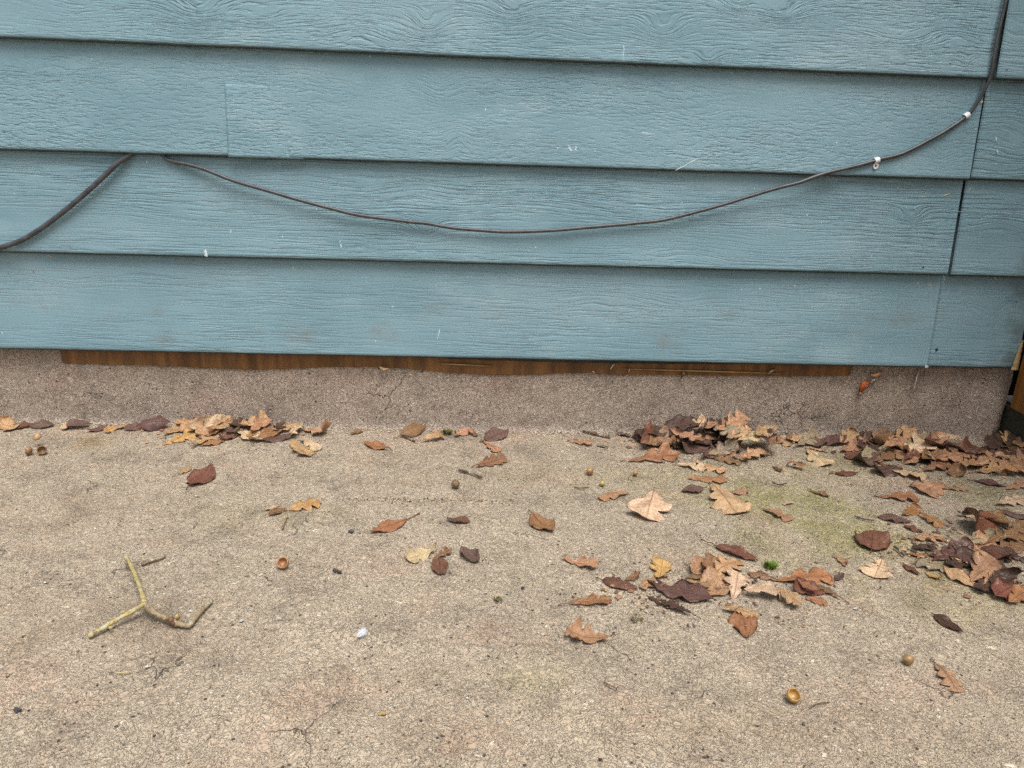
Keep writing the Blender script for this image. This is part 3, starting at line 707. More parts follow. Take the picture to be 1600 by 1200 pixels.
COUNT = [0]
def leaf(name, kind, b, t, wr, cup, bend, roll, colour, gloss, stem, label, group, h=0.0, cat='leaf', pitch=0.0, crk=1.0, seed=None, heap=False, big=1.0):
    COUNT[0] += 1; rng = random.Random(1000 + COUNT[0] * 17 if seed is None else seed)
    pb_, pt_ = ground(*b, h), ground(*t, h); d = pt_ - pb_; ctr = (pb_ + pt_) * 0.5; want = 0.0
    if heap:                                    # leaning on its neighbours and the wall: take its height from the wall side
        d.y = max(-0.045, min(0.045, d.y))
        if ctr.y > -0.030:
            q = wall((b[0] + t[0]) / 2, (b[1] + t[1]) / 2, -0.030); ctr = Vector((q.x, -0.030, 0)); want = max(0.0, q.z)
    L = max(0.008, min(0.105, d.length * big))
    d.z = 0; hd = math.atan2(d.y, d.x)
    W = L * wr
    if abs(cup) >= 30: cup = max(-170, min(190, cup * 1.6)); bend *= 1.5
    V, Fc, UV, mid, pd = leaf_mesh(kind, L, W, cup, bend, rng.uniform(-25, 25) * crk, crk, rng)
    rot = Matrix.Rotation(hd, 3, 'Z') @ Matrix.Rotation(R(-pitch), 3, 'Y') @ Matrix.Rotation(R(roll), 3, 'X')
    V = [rot @ v for v in V]; mid = [rot @ v for v in mid]; pd = rot @ pd
    P = np.array([(v.x + ctr.x, v.y + ctr.y, v.z) for v in V])
    wall_y = -0.004 - 0.004 * rng.random(); over_ = P[:, 1].max() - wall_y
    if over_ > 0 and ctr.x < FX1 - 0.01: P[:, 1] -= over_; ctr.y -= over_
    ix = np.clip(((P[:, 0] - HX0) / CELL).astype(int), 0, HNX - 1); iy = np.clip(((P[:, 1] - HY0) / CELL).astype(int), 0, HNY - 1)
    need = HF[ix, iy] - P[:, 2]
    off = max(-float(np.quantile(P[:, 2], 0.06)) + 0.0003, float(np.quantile(need, 0.84)))
    off = max(off, min(want - float(P[:, 2].mean()), off + 0.001))
    # settle at a natural height, never floating above all that lies under it
    P[:, 2] += off; np.maximum.at(HF, (ix, iy), (P[:, 2] + 0.0006).astype(np.float32))
    org = Vector((ctr.x, ctr.y, max(0.0, float(P[:, 2].min()))))
    loc = [Vector(p) - org for p in P]
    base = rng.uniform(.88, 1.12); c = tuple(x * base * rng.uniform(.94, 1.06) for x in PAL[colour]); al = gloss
    if stem:
        root = empty(name, org)
        o = mesh_obj('blade', loc, Fc, LEAF, root)
        o2 = Vector((ctr.x, ctr.y, off)) - org
        pl = L * stem
        pts = [mid[0] + pd * pl * u + Vector((0, 0, -0.25 * pl * u * u + 0.12 * pl * math.sin(3 * u) * rng.uniform(-1, 1))) + Vector((-pd.y, pd.x, 0)) * (0.2 * pl * u * u * rng.uniform(-1, 1)) for u in (1, .75, .5, .25)]
        pts = [Vector((p.x, p.y, max(p.z, 0.0011 - off))) for p in pts]
        pts += mid
        rad = [0.00105, 0.0008, 0.0007, 0.0007] + [0.0007 - 0.00005 * k for k in range(11)]
        sc = max(0.6, min(1.2, L / 0.06))
        v, f = tube_geo([p + o2 for p in pts], [r_ * sc for r_ in rad], 6)
        s_ = mesh_obj('stem', v, f, STEM, root); s_.color = (*c, 1)
    else:
        o = mesh_obj(name, loc, Fc, LEAF); o.location = org; root = o
    o.color = (*c, al)
    vattr(o.data, 'leaf_uv', UV)
    md = o.modifiers.new('thickness', 'SOLIDIFY'); md.thickness = 0.00035; md.offset = 0
    tag(root, label, cat, group)
    return root
LEAVES = """
# strip at the foot of the wall, far from the heaps
S|20,665|-6,655|.6|20,10,-12|T.55|0|tan torn leaf tip lying under the bare concrete at the strip's open end|W
S|28,660|50,653|.55|30,-15,10|R.5|0|small rusty leaf tucked against the wall beside the torn tan leaf tip|W
E|48,663|82,661|.55|-40,-30,20|M.5|.1|arched mauve brown leaf between the two rusty slivers and the acorn cup pair|W
S|98,660|111,652|.7|20,10,10|P.55|0|tiny cream leaf scrap above the long mauve leaf by the wall|W
E|100,666|140,662|.42|35,-25,15|M.5|0|long wavy mauve leaf lying beneath the cream leaf scrap|W
E|138,674|168,668|.5|-30,30,10|M.5|.25|mauve leaf with its stem raised behind the brown stain|W
S|166,676|179,668|.7|30,10,20|Y.5|0|small yellow leaf scrap beside the brown stain on the slab|W
S|178,665|201,661|.5|-30,-20,15|T.5|0|short tan leaf sliver between the yellow scrap and the purple leaf|W
E|196,661|228,656|.5|25,10,25|M.45|0|dull mauve leaf half behind the big purple leaf|W
S|222,672|240,670|.7|20,10,10|T.5|0|tan scrap peeping from under the big purple leaf|W
E|222,664|262,660|.75|-70,-25,38|K.38|.1|big purple brown curled leaf at the end of the tan heap|W
# tan heap
O|262,694|308,678|.62|25,10,16|Y.5|0|yellow ochre leaf lowest in the tan heap beneath the cupped leaf|H
O|300,700|330,684|.5|20,-20,12|T.5|0|tan leaf at the front of the tan heap with an upturned point|H
E|318,696|346,691|.42|-35,-15,10|O.5|0|flat orange tan leaf sticking out of the tan heap onto the slab|H
S|314,684|338,678|.6|20,10,20|O.5|0|orange scrap deep inside the tan heap|H
O|372,676|402,688|.68|35,15,0|P.5|0|pale yellow lobed leaf at the front of the tan heap beside the red curl|H
S|338,688|366,682|.62|50,20,10|R.45|0|red brown curled leaf in the middle of the tan heap front|H
S|350,672|374,680|.6|30,20,10|G.5|0|greyish leaf between the red curl and the pale lobed leaf|H
O|388,684|408,674|.75|30,10,10|Y.5|0|ochre lobed leaf under the pale leaf of the tan heap|H
O|262,676|298,664|.66|70,20,24|T.48|0|cupped tan leaf like a shell at the near end of the tan heap|H
O|322,680|296,664|.75|-50,-20,-26|T.5|0|domed tan leaf beside the shell-like cupped leaf|H
E|306,678|356,664|.42|55,15,34|P.5|0|long pale rimmed tan leaf rising across the tan heap|H
O|330,664|362,650|.62|60,25,30|T.5|0|tan cupped leaf standing highest in the tan heap|H
E|358,664|388,650|.4|30,20,28|M.45|0|mauve leaf sliver leaning behind the highest tan leaf|H
E|378,651|414,648|.42|-50,-20,30|D.4|.1|dark red leaf against the wall on top of the tan heap|H
O|378,670|412,660|.7|40,15,22|T.5|0|broad tan leaf behind the pale lobed leaf of the heap|H
O|396,664|416,650|.75|70,10,20|C.48|0|orange tan curled leaf under the dark red leaf by the wall|H
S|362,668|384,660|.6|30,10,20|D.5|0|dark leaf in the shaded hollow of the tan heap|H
S|420,661|436,658|.6|40,10,20|T.5|0|small tan curl by the wall past the end of the heap|H
E|408,684|438,676|.5|45,25,14|O.48|0|orange leaf with raised edges next to the tan heap|H
E|416,690|454,684|.34|-30,15,8|M.48|0|narrow mauve tan leaf lying flat in front of the orange one|H
O|430,668|462,662|.45|40,15,24|T.5|0|tan leaf lying along the wall behind the pale oak leaf|H
S|432,676|446,670|.7|20,10,10|D.5|0|dark brown scrap beneath the tan leaf by the wall|H
O|478,658|450,690|.66|-25,-15,12|P.5|.12|pale tan oak leaf spread on the slab with pointed lobes|H
O|478,672|512,682|.62|-35,-20,0|T.5|0|tan oak leaf arched off the slab beyond the heap's far end|H
O|460,692|478,714|.72|20,10,0|T.5|0|small tan oak leaf with round lobes lying forward of the heap|H
O|474,690|494,702|.6|-45,-20,0|P.5|0|pale little leaf overlapping the small round lobed oak leaf|H
# scattered over the rear half of the slab
E|300,760|330,732|.60|-20,8,0|R.52|.22|flat dull red pointed leaf lying alone below the tan heap|L
S|281,740|297,732|.7|30,10,10|T.5|0|tiny tan scrap beside the flat dull red leaf|L
O|454,798|500,786|.85|-32,-28,14|Y.48|.12|yellow tan oak leaf lying face up with one folded lobe|L
E|420,806|446,796|.45|60,15,18|B.42|.2|small rolled brown leaf touching the yellow tan oak leaf|L
S|416,797|436,790|.45|40,10,10|P.5|0|pale leaf strip above the small rolled brown leaf|L
S|550,672|566,668|.6|30,10,10|B.5|0|tiny brown scrap at the foot of the bare wall|W
E|630,674|664,664|.55|-60,-30,22|B.5|.25|grey brown arched leaf with its stem out at the wall|W
O|664,690|694,684|.62|60,-10,24|T.5|0|tan cupped leaf in front of the dry moss at the wall|W
O|706,674|734,664|.5|40,10,24|C.48|0|tan orange leaf beside the dry moss at the wall|W
S|732,668|746,672|.5|40,10,10|B.5|0|brown sliver behind the tan orange leaf at the wall|W
E|762,686|792,670|.58|25,12,6|M.48|.2|mauve red leaf tilted by the wall with its stem down|W
E|602,702|570,692|.45|30,15,-8|O.45|.35|orange leaf with a thin straight stem on the bare slab|L
O|756,690|778,706|.5|-20,-10,0|C.5|.12|light orange leaf just below the mauve red leaf|L
O|744,730|788,718|.62|75,10,30|B.48|.1|curled dark brown leaf standing on its edge by the thin twig|L
E|634,813|582,833|.44|-22,-10,-6|O.46|.4|long salmon red leaf with a fine stem on the open slab|L
E|708,812|734,816|.75|60,20,0|R.46|.35|small cupped red leaf with a stem and a notch|L
E|832,806|862,832|.62|-14,8,0|O.48|.2|flat orange brown leaf shaped like a lozenge|L
O|686,858|638,876|.64|50,25,-16|P.5|0|pale cream oak leaf with one lobe standing up|L
O|678,874|704,862|.60|70,20,20|B.5|0|tan brown curled leaf hugging the pale cream oak leaf|L
R|686,876|688,898|.62|45,20,0|R.40|.12|dark red rounded leaf below the pale cream oak leaf|L
E|722,860|748,880|.60|70,40,0|M.46|0|crescent of mauve leaf curled beside the dark rounded leaf|L
O|888,690|926,696|.48|-20,-10,0|C.5|0|pinkish tan oak leaf on the bare slab near the wall twig|L
S|934,697|950,700|.5|30,10,0|G.5|0|tiny olive leaf bit next to the pinkish tan oak leaf|L
S|984,682|962,676|.5|20,10,0|M.5|0|faint mauve leaf bit lying before the middle heap|L
O|984,772|938,780|.48|-55,-15,-8|C.5|0|pinkish tan oak leaf arched next to the broad pointed one|L
O|1020,772|1010,812|.98|-12,-6,0|P.5|.14|broad pale oak leaf with spread pointed lobes by the arched one|L
# middle heap
E|986,664|1010,680|.45|-40,-30,16|D.4|.1|dark leaf reaching out at the end of the middle heap|M
E|1008,678|1036,662|.62|45,15,32|R.3|0|glossy dark red leaf standing against the wall in the middle heap|M
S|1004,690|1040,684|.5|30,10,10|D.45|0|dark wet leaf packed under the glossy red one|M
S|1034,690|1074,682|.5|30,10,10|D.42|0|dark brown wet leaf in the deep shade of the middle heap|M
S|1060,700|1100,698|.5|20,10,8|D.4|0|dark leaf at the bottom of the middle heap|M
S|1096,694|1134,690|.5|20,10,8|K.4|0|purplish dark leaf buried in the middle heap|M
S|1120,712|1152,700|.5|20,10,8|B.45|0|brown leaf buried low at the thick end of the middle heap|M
O|1006,702|1044,690|.62|60,20,22|B.48|0|brown tan leaf with a curled rim above the orange oak leaf|M
O|992,720|1048,714|.62|48,-18,20|O.42|.14|orange brown oak leaf with a raised round hollow at the heap's edge|M
O|1050,698|1084,690|.55|45,20,24|T.5|0|tan leaf rising between the brown rimmed leaf and the purple one|M
E|1064,708|1104,692|.5|-25,10,20|K.36|0|purple leaf lying smooth in the middle heap|M
E|1092,700|1120,684|.6|40,20,24|D.38|0|dark maroon leaf folded behind the smooth purple one|M
O|1066,678|1098,674|.5|45,20,26|P.5|0|pale leaf on top of the middle heap by the wall|M
S|1066,668|1088,660|.6|30,10,28|D.4|0|dark curled leaf at the wall over the pale heap leaf|M
O|1090,682|1126,668|.66|30,10,32|B.46|0|broad brown leaf leaning on the wall atop the middle heap|M
S|1100,664|1122,656|.6|30,20,30|D.42|0|dark leaf highest on the wall behind the middle heap|M
O|1108,684|1142,700|.8|-14,-8,8|G.5|.1|greyish tan oak leaf with rounded lobes on the middle heap|M
S|1098,692|1114,686|.6|40,15,12|C.45|0|small orange curl beside the greyish oak leaf|M
O|1096,716|1128,706|.65|40,20,12|M.4|0|pinkish mauve leaf with a pale crinkled edge at the heap's front|M
O|1114,712|1144,704|.6|35,15,14|G.48|0|grey tan wrinkled leaf beside the pinkish mauve one|M
E|1130,672|1152,664|.5|30,10,28|D.42|0|dark narrow leaf against the wall past the heap's top|M
O|1120,690|1148,676|.6|60,20,26|C.46|0|orange tan leaf folded near the thick end of the middle heap|M
O|1136,708|1160,698|.5|70,15,18|T.5|0|light tan leaf rolled like a scroll at the heap's thick end|M
O|1158,706|1190,696|.55|-25,-12,16|P.5|.1|large light tan oak leaf arched over the heap's outer end|M
E|1186,694|1206,710|.5|30,10,6|D.45|0|dark leaf in the shade of the large light tan arch|M
O|1164,720|1190,708|.55|-40,-15,8|T.5|0|tan leaf reaching down onto the slab from the heap's outer end|M
O|1066,728|1098,732|.62|-12,-6,0|P.5|.14|flat light tan leaf lying just before the middle heap|M
O|1090,724|1124,736|.58|-30,10,0|T.5|0|tan leaf with a dark hollow beside the flat light one|M
E|1098,764|1066,768|.6|18,10,-6|M.46|.14|smooth mauve brown leaf poking out beneath the big oak leaf|L
O|1076,748|1134,752|.5|-35,-15,10|O.46|0|bright orange tan oak leaf above the big oak leaf|L
O|1112,760|1150,804|.80|-16,-10,6|T.48|.12|biggest tan oak leaf with deep round lobes and a dark midrib|L
O|1140,772|1168,768|.6|20,25,10|C.5|0|tan leaf with a dark rim behind the biggest oak leaf|L
# between the middle heap and the corner heap
O|1206,676|1232,694|.70|-75,-30,10|T.5|.15|tan oak leaf arched like a tent against the wall|W
S|1232,684|1246,674|.5|30,20,20|B.5|0|brown sliver leaning on the wall beside the tent-like leaf|W
O|1248,690|1278,678|.70|40,-20,30|G.48|.12|grey tan oak leaf propped on the wall near the tent-like leaf|W
S|1238,692|1250,688|.7|40,20,10|T.5|0|tiny tan curl below the propped grey tan leaf|W
S|1274,698|1292,688|.6|20,10,12|M.46|0|small mauve leaf beside the propped grey tan leaf|W
E|1290,696|1318,690|.5|20,10,12|K.42|0|dark mauve leaf lying along the wall before the corkscrew leaf|W
S|1266,700|1292,706|.36|-30,-10,0|T.5|0|thin tan sliver behind the pale angular oak leaf|L
O|1262,704|1288,728|.78|-25,-15,0|P.5|.1|pale angular oak leaf lifted off the slab on one side|L
O|1226,726|1256,734|.60|-40,20,0|O.46|0|orange brown leaf with a knobbly end on open slab|L
S|1210,730|1224,738|.6|20,10,0|R.46|0|small red leaf beside the knobbly orange brown one|L
E|1306,741|1338,740|.45|-30,-15,6|R.48|.3|red brown leaf with a dark stem before the corkscrew leaf|L
O|1264,766|1294,776|.50|85,20,0|B.42|0|shrivelled dark leaf scrap on the green stained slab|L
O|1192,796|1236,812|.72|-18,-10,0|C.5|.1|pink tan oak leaf with a small round hole|L
S|1224,788|1240,786|.4|-40,-20,0|P.5|0|tiny pale arched bit above the holed pink tan leaf|L
O|1314,690|1334,678|.8|80,10,24|T.48|0|tan curl standing up behind the corkscrew leaf|W
O|1314,706|1350,696|.70|110,20,20|C.46|0|tan leaf twisted like a corkscrew near the wall|W
S|1326,716|1340,708|.7|10,10,0|R.5|0|pinkish brown leaf end under the corkscrew leaf|W
S|1340,694|1358,686|.5|30,10,20|D.45|0|dark scrap at the wall between the corkscrew and the upright leaf|W
# corner heap
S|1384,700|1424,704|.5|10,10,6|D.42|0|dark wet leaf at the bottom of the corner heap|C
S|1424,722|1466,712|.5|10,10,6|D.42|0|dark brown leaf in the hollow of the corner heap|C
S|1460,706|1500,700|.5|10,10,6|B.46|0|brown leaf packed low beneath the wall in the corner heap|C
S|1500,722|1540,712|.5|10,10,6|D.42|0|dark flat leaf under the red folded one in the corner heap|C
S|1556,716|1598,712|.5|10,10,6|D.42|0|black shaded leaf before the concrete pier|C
R|1356,694|1372,688|.9|20,20,20|M.42|0|rounded mauve leaf at the start of the corner heap|C
O|1366,696|1376,676|.9|90,20,28|B.38|0|brown leaf curled upright at the start of the corner heap|C
E|1378,690|1410,680|.5|-95,-15,24|B.36|0|shiny brown leaf rolled into an open tube near the wall|C
O|1404,678|1440,672|.5|-50,-20,26|C.46|0|orange tan leaf bridging across the back of the corner heap|C
O|1404,692|1434,686|.6|-45,-15,18|B.45|0|brown arched leaf under the bridging orange tan one|C
E|1340,728|1374,714|.42|-20,-10,8|M.48|.1|mauve brown leaf lying before the upright brown leaf|C
E|1352,716|1384,704|.36|15,10,10|G.5|.1|thin grey brown leaf behind the mauve brown one|C
O|1372,722|1398,712|.5|-40,-10,10|B.45|0|brown leaf lying across the corner heap's front end|C
E|1368,740|1402,736|.55|-35,-10,8|K.34|.12|dark glossy mauve leaf beside the small star-shaped leaf|C
O|1424,678|1456,690|.6|-30,-15,18|T.48|0|tan leaf sloping down from the bridging orange one|C
E|1444,676|1470,704|.62|-25,-10,14|T.46|.12|smooth tan leaf leaning with a straight midrib over the corner heap|C
O|1418,704|1452,700|.6|40,10,10|G.48|0|grey leaf in the middle of the corner heap|C
O|1394,706|1428,728|.82|-12,-8,10|C.48|.1|tan star-shaped oak leaf with sharp points on the corner heap|C
O|1418,722|1446,710|.55|-60,-10,14|R.32|0|glossy red brown folded leaf behind the star-shaped oak leaf|C
E|1432,706|1462,730|.4|-30,-10,8|P.5|0|pale tan strip of leaf slanting across the corner heap|C
S|1470,698|1494,696|.4|-30,-10,16|P.5|0|pale sliver by the wall behind the smooth tan leaf|C
O|1450,736|1480,728|.62|-55,-15,12|B.34|0|glossy brown domed leaf at the corner heap's front|C
O|1468,706|1506,734|.55|-22,-12,10|C.46|.1|long tan oak leaf draped over the corner heap's front|C
O|1488,704|1514,722|.62|-30,-10,10|T.48|0|tan leaf beside the red folded leaf of the corner heap|C
E|1516,724|1528,702|.70|70,10,16|R.28|0|shiny red brown leaf folded in half below the wall|C
O|1520,714|1560,704|.45|-50,-10,12|B.38|0|brown rolled leaf stretching towards the pier|C
E|1486,742|1510,738|.6|55,15,12|B.38|.2|folded brown leaf with an upright stem at the heap's front|C
O|1396,738|1436,748|.72|-10,-8,0|P.5|0|small pale star-shaped oak leaf flat before the corner heap|C
O|1534,738|1576,734|.55|-20,-10,8|T.48|.15|tan oak leaf lying flat in front of the pier|C
O|1556,744|1606,738|.5|-18,10,8|C.48|0|tan leaf half hidden at the slab's edge before the pier|C
O|1562,714|1600,722|.6|-25,10,8|T.48|0|tan leaf below the round lobed leaf on the pier's foot|C
O|1560,708|1590,702|.6|40,15,16|C.46|0|orange tan leaf jumbled under the round lobed leaf|C
O|1556,702|1576,694|.7|-30,-10,18|Y.46|0|yellow tan leaf supporting the round lobed leaf|C
O|1560,698|1588,680|.85|-10,-10,30|T.48|0|round lobed tan leaf perched before the dark pier|C
E|1524,752|1570,760|.40|12,8,0|K.42|.25|flat dark purple leaf lying alone before the corner heap|L
O|1396,700|1420,690|.7|60,15,20|T.46|0|tan curled leaf filling the hollow behind the star-shaped leaf|C
O|1384,712|1410,702|.65|-50,-15,16|C.44|0|orange tan humped leaf next to the shiny rolled tube|C
E|1446,724|1478,716|.5|40,15,12|B.36|0|brown leaf with raised edges behind the domed glossy leaf|C
O|1500,734|1532,726|.62|50,10,14|C.44|0|tan cupped leaf in front of the red folded leaf|C
O|1530,728|1566,720|.6|-40,-10,12|T.46|0|tan humped leaf before the rolled brown one near the pier|C
S|1544,706|1572,700|.6|40,15,18|D.4|0|dark leaf behind the yellow tan leaf by the pier|C
O|1574,730|1606,722|.7|50,15,14|C.46|0|tan cupped leaf at the pier's foot by the slab's edge|C
O|1584,706|1612,698|.7|-40,-15,16|T.46|0|tan leaf climbing the dark pier at the slab's edge|C
E|1484,716|1520,712|.42|-40,-10,10|M.42|0|mauve narrow leaf beneath the long draped tan leaf|C
E|1344,700|1368,708|.45|-30,-10,6|D.42|.1|thin dark leaf with a tail before the rounded mauve leaf|C
O|1402,732|1380,726|.6|-30,-10,8|B.42|0|brown leaf tucked under the small pale star leaf|C
O|1572,764|1604,758|.6|-30,-10,8|C.46|0|orange tan leaf alone between the pier heap and the raised pale leaf|L
E|1568,800|1604,812|.45|-30,-10,4|M.44|.1|dull mauve leaf at the slab's edge above the purple heap|P
O|1572,868|1606,878|.65|-30,-10,6|D.36|0|dark wet oak leaf at the slab's edge in the purple heap|P
O|1556,900|1590,916|.6|40,15,6|B.38|0|brown curled leaf between the black hollow and the orange edge leaf|P
O|1476,868|1500,878|.6|-50,-20,4|B.38|0|brown humped leaf before the dark purple arch|P
S|1454,900|1474,906|.6|30,10,0|Y.5|0|yellowish leaf scrap under the scalloped grey leaf|P
O|1052,690|1084,704|.6|50,20,12|C.44|0|orange tan curled leaf over the smooth purple leaf|M
O|1122,718|1150,724|.6|-40,-15,6|B.42|0|brown humped leaf at the toe of the middle heap|M
S|1150,716|1168,722|.6|30,15,4|C.46|0|tan curl on the slab at the toe of the middle heap|M
O|1030,694|1056,704|.6|40,15,10|B.42|0|brown leaf lying on the dark brown wet one|M
E|1182,702|1204,694|.5|45,15,14|T.46|0|tan upturned leaf beside the shade of the light tan arch|M
O|1444,866|1474,872|.55|60,25,0|D.36|0|dark brown curled leaf between the orange strip and purple arch|P
O|1408,716|1440,706|.7|35,15,14|P.48|0|pale curled oak leaf on the top of the corner heap|C
O|1466,728|1498,722|.7|-30,-10,10|C.44|0|orange tan leaf overlapping the domed glossy one|C
O|1536,722|1568,732|.7|-28,-12,6|C.40|0|brown orange oak leaf spread over the corner heap near the pier|C
E|1446,712|1474,704|.55|40,20,18|R.34|0|shiny rust leaf tilted up behind the long draped tan leaf|C
O|1506,858|1540,850|.7|32,12,14|C.36|0|glossy orange tan oak leaf on the back of the purple heap|P
O|1556,862|1594,852|.7|-30,-12,10|B.34|0|brown wet oak leaf at the slab's edge on top of the purple heap|P
O|1072,906|1112,898|.62|40,20,12|B.38|0|brown curled oak leaf over the wet maroon one|F
O|1186,916|1214,924|.7|30,15,8|T.46|0|tan oak leaf between the bridge-like leaf and the long wavy one|F
# drifts along the slab's edge
O|1372,776|1434,781|.56|30,-12,8|O.30|.05|large glossy orange brown leaf lying below the corner heap|L
O|1476,758|1440,772|.9|-35,10,-10|C.42|0|orange brown oak leaf with a shiny raised lobe|L
O|1474,764|1512,766|.40|-30,-15,8|C.46|.12|tan narrow leaf pointing away from the shiny raised lobe|L
O|1556,790|1606,784|.5|-30,-15,8|P.5|0|pale tan leaf raised on a dark shadow at the slab's edge|L
E|1372,808|1422,816|.44|35,10,10|M.44|.22|smooth mauve leaf with a curved stem beside the glossy scroll|L
O|1410,806|1434,796|.75|85,20,20|O.28|0|glossy orange scroll of leaf above the smooth mauve one|L
O|1438,806|1472,826|.66|-45,-20,0|O.42|0|orange brown oak leaf humped next to the glossy scroll|L
S|1496,806|1526,808|.4|-60,-25,0|P.5|0|pale leaf rim arched above dark shade on the slab|L
R|1361,860|1363,833|.78|-8,4,0|R.46|.16|round flat dark red leaf with its stem towards the camera|L
E|1412,822|1442,832|.5|10,5,0|R.42|0|dull red leaf under the orange lobed oak leaf|L
O|1408,842|1434,838|.4|-60,-15,0|G.5|0|pale rimmed folded leaf over a dark gap|L
O|1430,844|1472,840|.68|-25,-15,6|C.46|0|orange tan oak leaf on top of the dull red one|L
S|1428,858|1458,856|.6|60,20,0|D.4|0|dark crumpled leaf in front of the orange lobed leaf|L
E|1416,866|1450,870|.35|10,5,0|O.48|0|orange strip of leaf below the dark crumple|L
O|1302,868|1328,886|.52|70,20,10|C.48|0|pinkish curled leaf with a frilled edge by itself|L
O|1378,876|1366,902|.9|30,10,0|P.5|.12|pale tan oak leaf with a curling tip on the yellowish slab|L
E|1412,882|1436,898|.48|-15,8,0|R.48|.06|small rust red leaf lying near the grey oak leaf|L
O|1300,908|1318,900|.6|60,20,0|M.44|0|tiny shrivelled mauve bit beside the orange double leaf|L
# purple heap at the slab's edge
S|1490,884|1536,872|.5|10,10,4|D.38|0|dark wet leaf at the bottom of the purple heap|P
S|1530,880|1572,866|.5|10,10,4|K.36|0|purplish dark leaf buried in the purple heap|P
O|1510,850|1556,842|.62|-16,8,6|G.46|.1|broad greyish tan leaf behind the dark purple ones|P
E|1504,832|1554,822|.60|-60,-20,18|R.26|.1|wet glossy red leaf arched highest in the purple heap|P
R|1542,826|1564,818|.8|50,10,16|B.32|0|brown upright leaf end behind the glossy red arch|P
O|1550,850|1590,836|.66|-30,-12,10|B.44|.2|brownish grey leaf with a pale stem at the purple heap's back|P
O|1578,836|1612,822|.6|-35,-10,10|B.42|0|brown leaf curling over at the slab's edge|P
O|1466,874|1508,862|.66|-40,-15,12|K.32|.05|dark purple leaf arched over a black gap|P
O|1492,862|1524,884|.72|-20,-10,8|K.28|0|dark purple lobed oak leaf with a wet sheen|P
R|1572,880|1540,862|.75|-45,-15,-10|R.30|.06|glossy brownish purple broad leaf in the purple heap|P
E|1548,880|1574,892|.6|-20,-10,4|D.3|0|dark red leaf tip below the glossy broad one|P
O|1484,894|1438,882|.62|-14,-8,-4|G.44|.1|greyish oak leaf with scalloped edges lying flat|P
E|1482,892|1522,916|.58|-35,-15,6|T.46|0|smooth tan leaf folded down to a sharp point|P
O|1522,908|1552,884|.72|-50,-15,10|C.34|0|tan leaf with a shiny fold next to the sharp pointed one|P
O|1540,914|1572,900|.55|-35,-10,8|T.46|0|tan leaf flap over the black hollow of the purple heap|P
S|1530,924|1560,914|.55|10,10,4|D.34|0|dark red leaf under the tan flap|P
S|1554,916|1580,902|.55|40,15,8|D.36|0|black curled leaf past the tan flap|P
E|1558,936|1582,924|.7|-30,-10,8|R.34|.1|dark brown leaf leaning beside the orange one at the edge|P
O|1580,942|1610,926|.75|-30,-10,10|O.42|0|bright orange brown leaf cut off by the slab's edge|P
E|1460,962|1502,988|.46|22,8,4|D.34|.06|single dark purple leaf with a rim lying on pale concrete|L
# front drift
O|882,874|932,888|.62|110,30,10|C.38|0|orange brown leaf curled into a ragged ball|F
E|944,908|992,922|.45|-55,-25,10|R.44|.2|brown arched leaf with its stem forward of the ragged one|F
O|978,906|1002,900|.8|95,20,16|B.40|0|crumpled brown leaf beside the yellow upright oak leaf|F
O|1030,908|1034,880|.85|45,25,14|Y.46|0|yellow ochre oak leaf standing up from the front drift|F
S|1004,920|1022,908|.7|20,10,0|T.5|0|tan scrap between the crumpled leaf and the yellow one|F
O|1014,934|1052,950|.55|70,15,10|D.22|0|dark crumpled wet leaf with highlights in the front drift|F
E|1104,938|1018,912|.50|25,-8,6|K.30|.03|large wet maroon leaf lying flat in the front drift|F
O|1078,962|1046,946|.62|60,15,-10|D.26|.35|dark curled leaf with a stem sticking forward|F
O|892,944|950,940|.44|70,-15,12|O.36|.2|frayed orange brown crumpled leaf on the pale slab|F
O|952,1002|886,990|.95|95,45,-4|C.44|.14|tan oak leaf curled up like a butterfly with shadow beneath|L
E|1122,856|1178,876|.40|70,10,6|R.38|.35|red brown leaf folded lengthwise with its stem to the moss|F
R|1084,898|1098,882|.7|40,10,20|C.42|0|brown rounded leaf upright behind the pale oak leaf|F
O|1112,904|1150,878|.70|-20,-10,10|T.46|.25|pale tan leaf behind with a long thin stem|F
O|1098,908|1112,878|.6|85,15,12|B.40|0|brown leaf rolled lengthwise standing in the front drift|F
E|1110,930|1126,902|.8|60,15,10|C.40|0|tan brown folded leaf like a tent beside the pale one|F
O|1074,916|1106,924|.55|50,15,10|C.44|0|pinkish tan small leaf overlapping the maroon one|F
O|1147,936|1152,904|.80|-14,-8,4|P.48|.1|very pale oak leaf with a dark midrib in the front drift|F
O|1216,908|1172,898|.52|-75,-20,-10|B.40|.05|brown leaf arched like a bridge near the moss|F
O|1166,932|1226,934|.62|-25,-14,6|P.48|0|long cream yellow oak leaf with wavy lobes|F
O|1212,930|1246,952|.72|-30,-15,6|T.48|0|cream leaf overlapping the long wavy one|F
E|1232,918|1290,926|.5|10,10,4|R.42|0|red brown leaf under the large orange oak leaf|F
O|1216,908|1290,902|.62|-28,-14,12|O.36|0|large orange oak leaf on top at the drift's far end|F
O|1240,916|1272,930|.55|30,10,6|O.38|0|shiny orange leaf edge between the cream and the large orange leaf|F
O|1312,936|1276,918|.40|-60,-15,-6|B.40|.25|brown leaf with a thick stem pointing out of the drift|F
O|1260,936|1290,944|.72|-40,-10,6|O.40|0|orange brown curl at the foot of the large orange leaf|F
E|1158,956|1166,994|.56|-14,-8,0|O.46|0|flat orange leaf half covered by the holed leaf|F
O|1132,954|1180,966|.68|-30,-15,4|T.44|.1|tan leaf with a dark hole lying on the flat orange one|F
O|1462,1038|1496,1080|.72|-12,-10,0|C.44|.16|tan oak leaf with deep lobes alone near two acorn cups|L
S|718,818|700,813|.4|20,10,0|M.5|0|faint red brown bit beside the small cupped red leaf|L
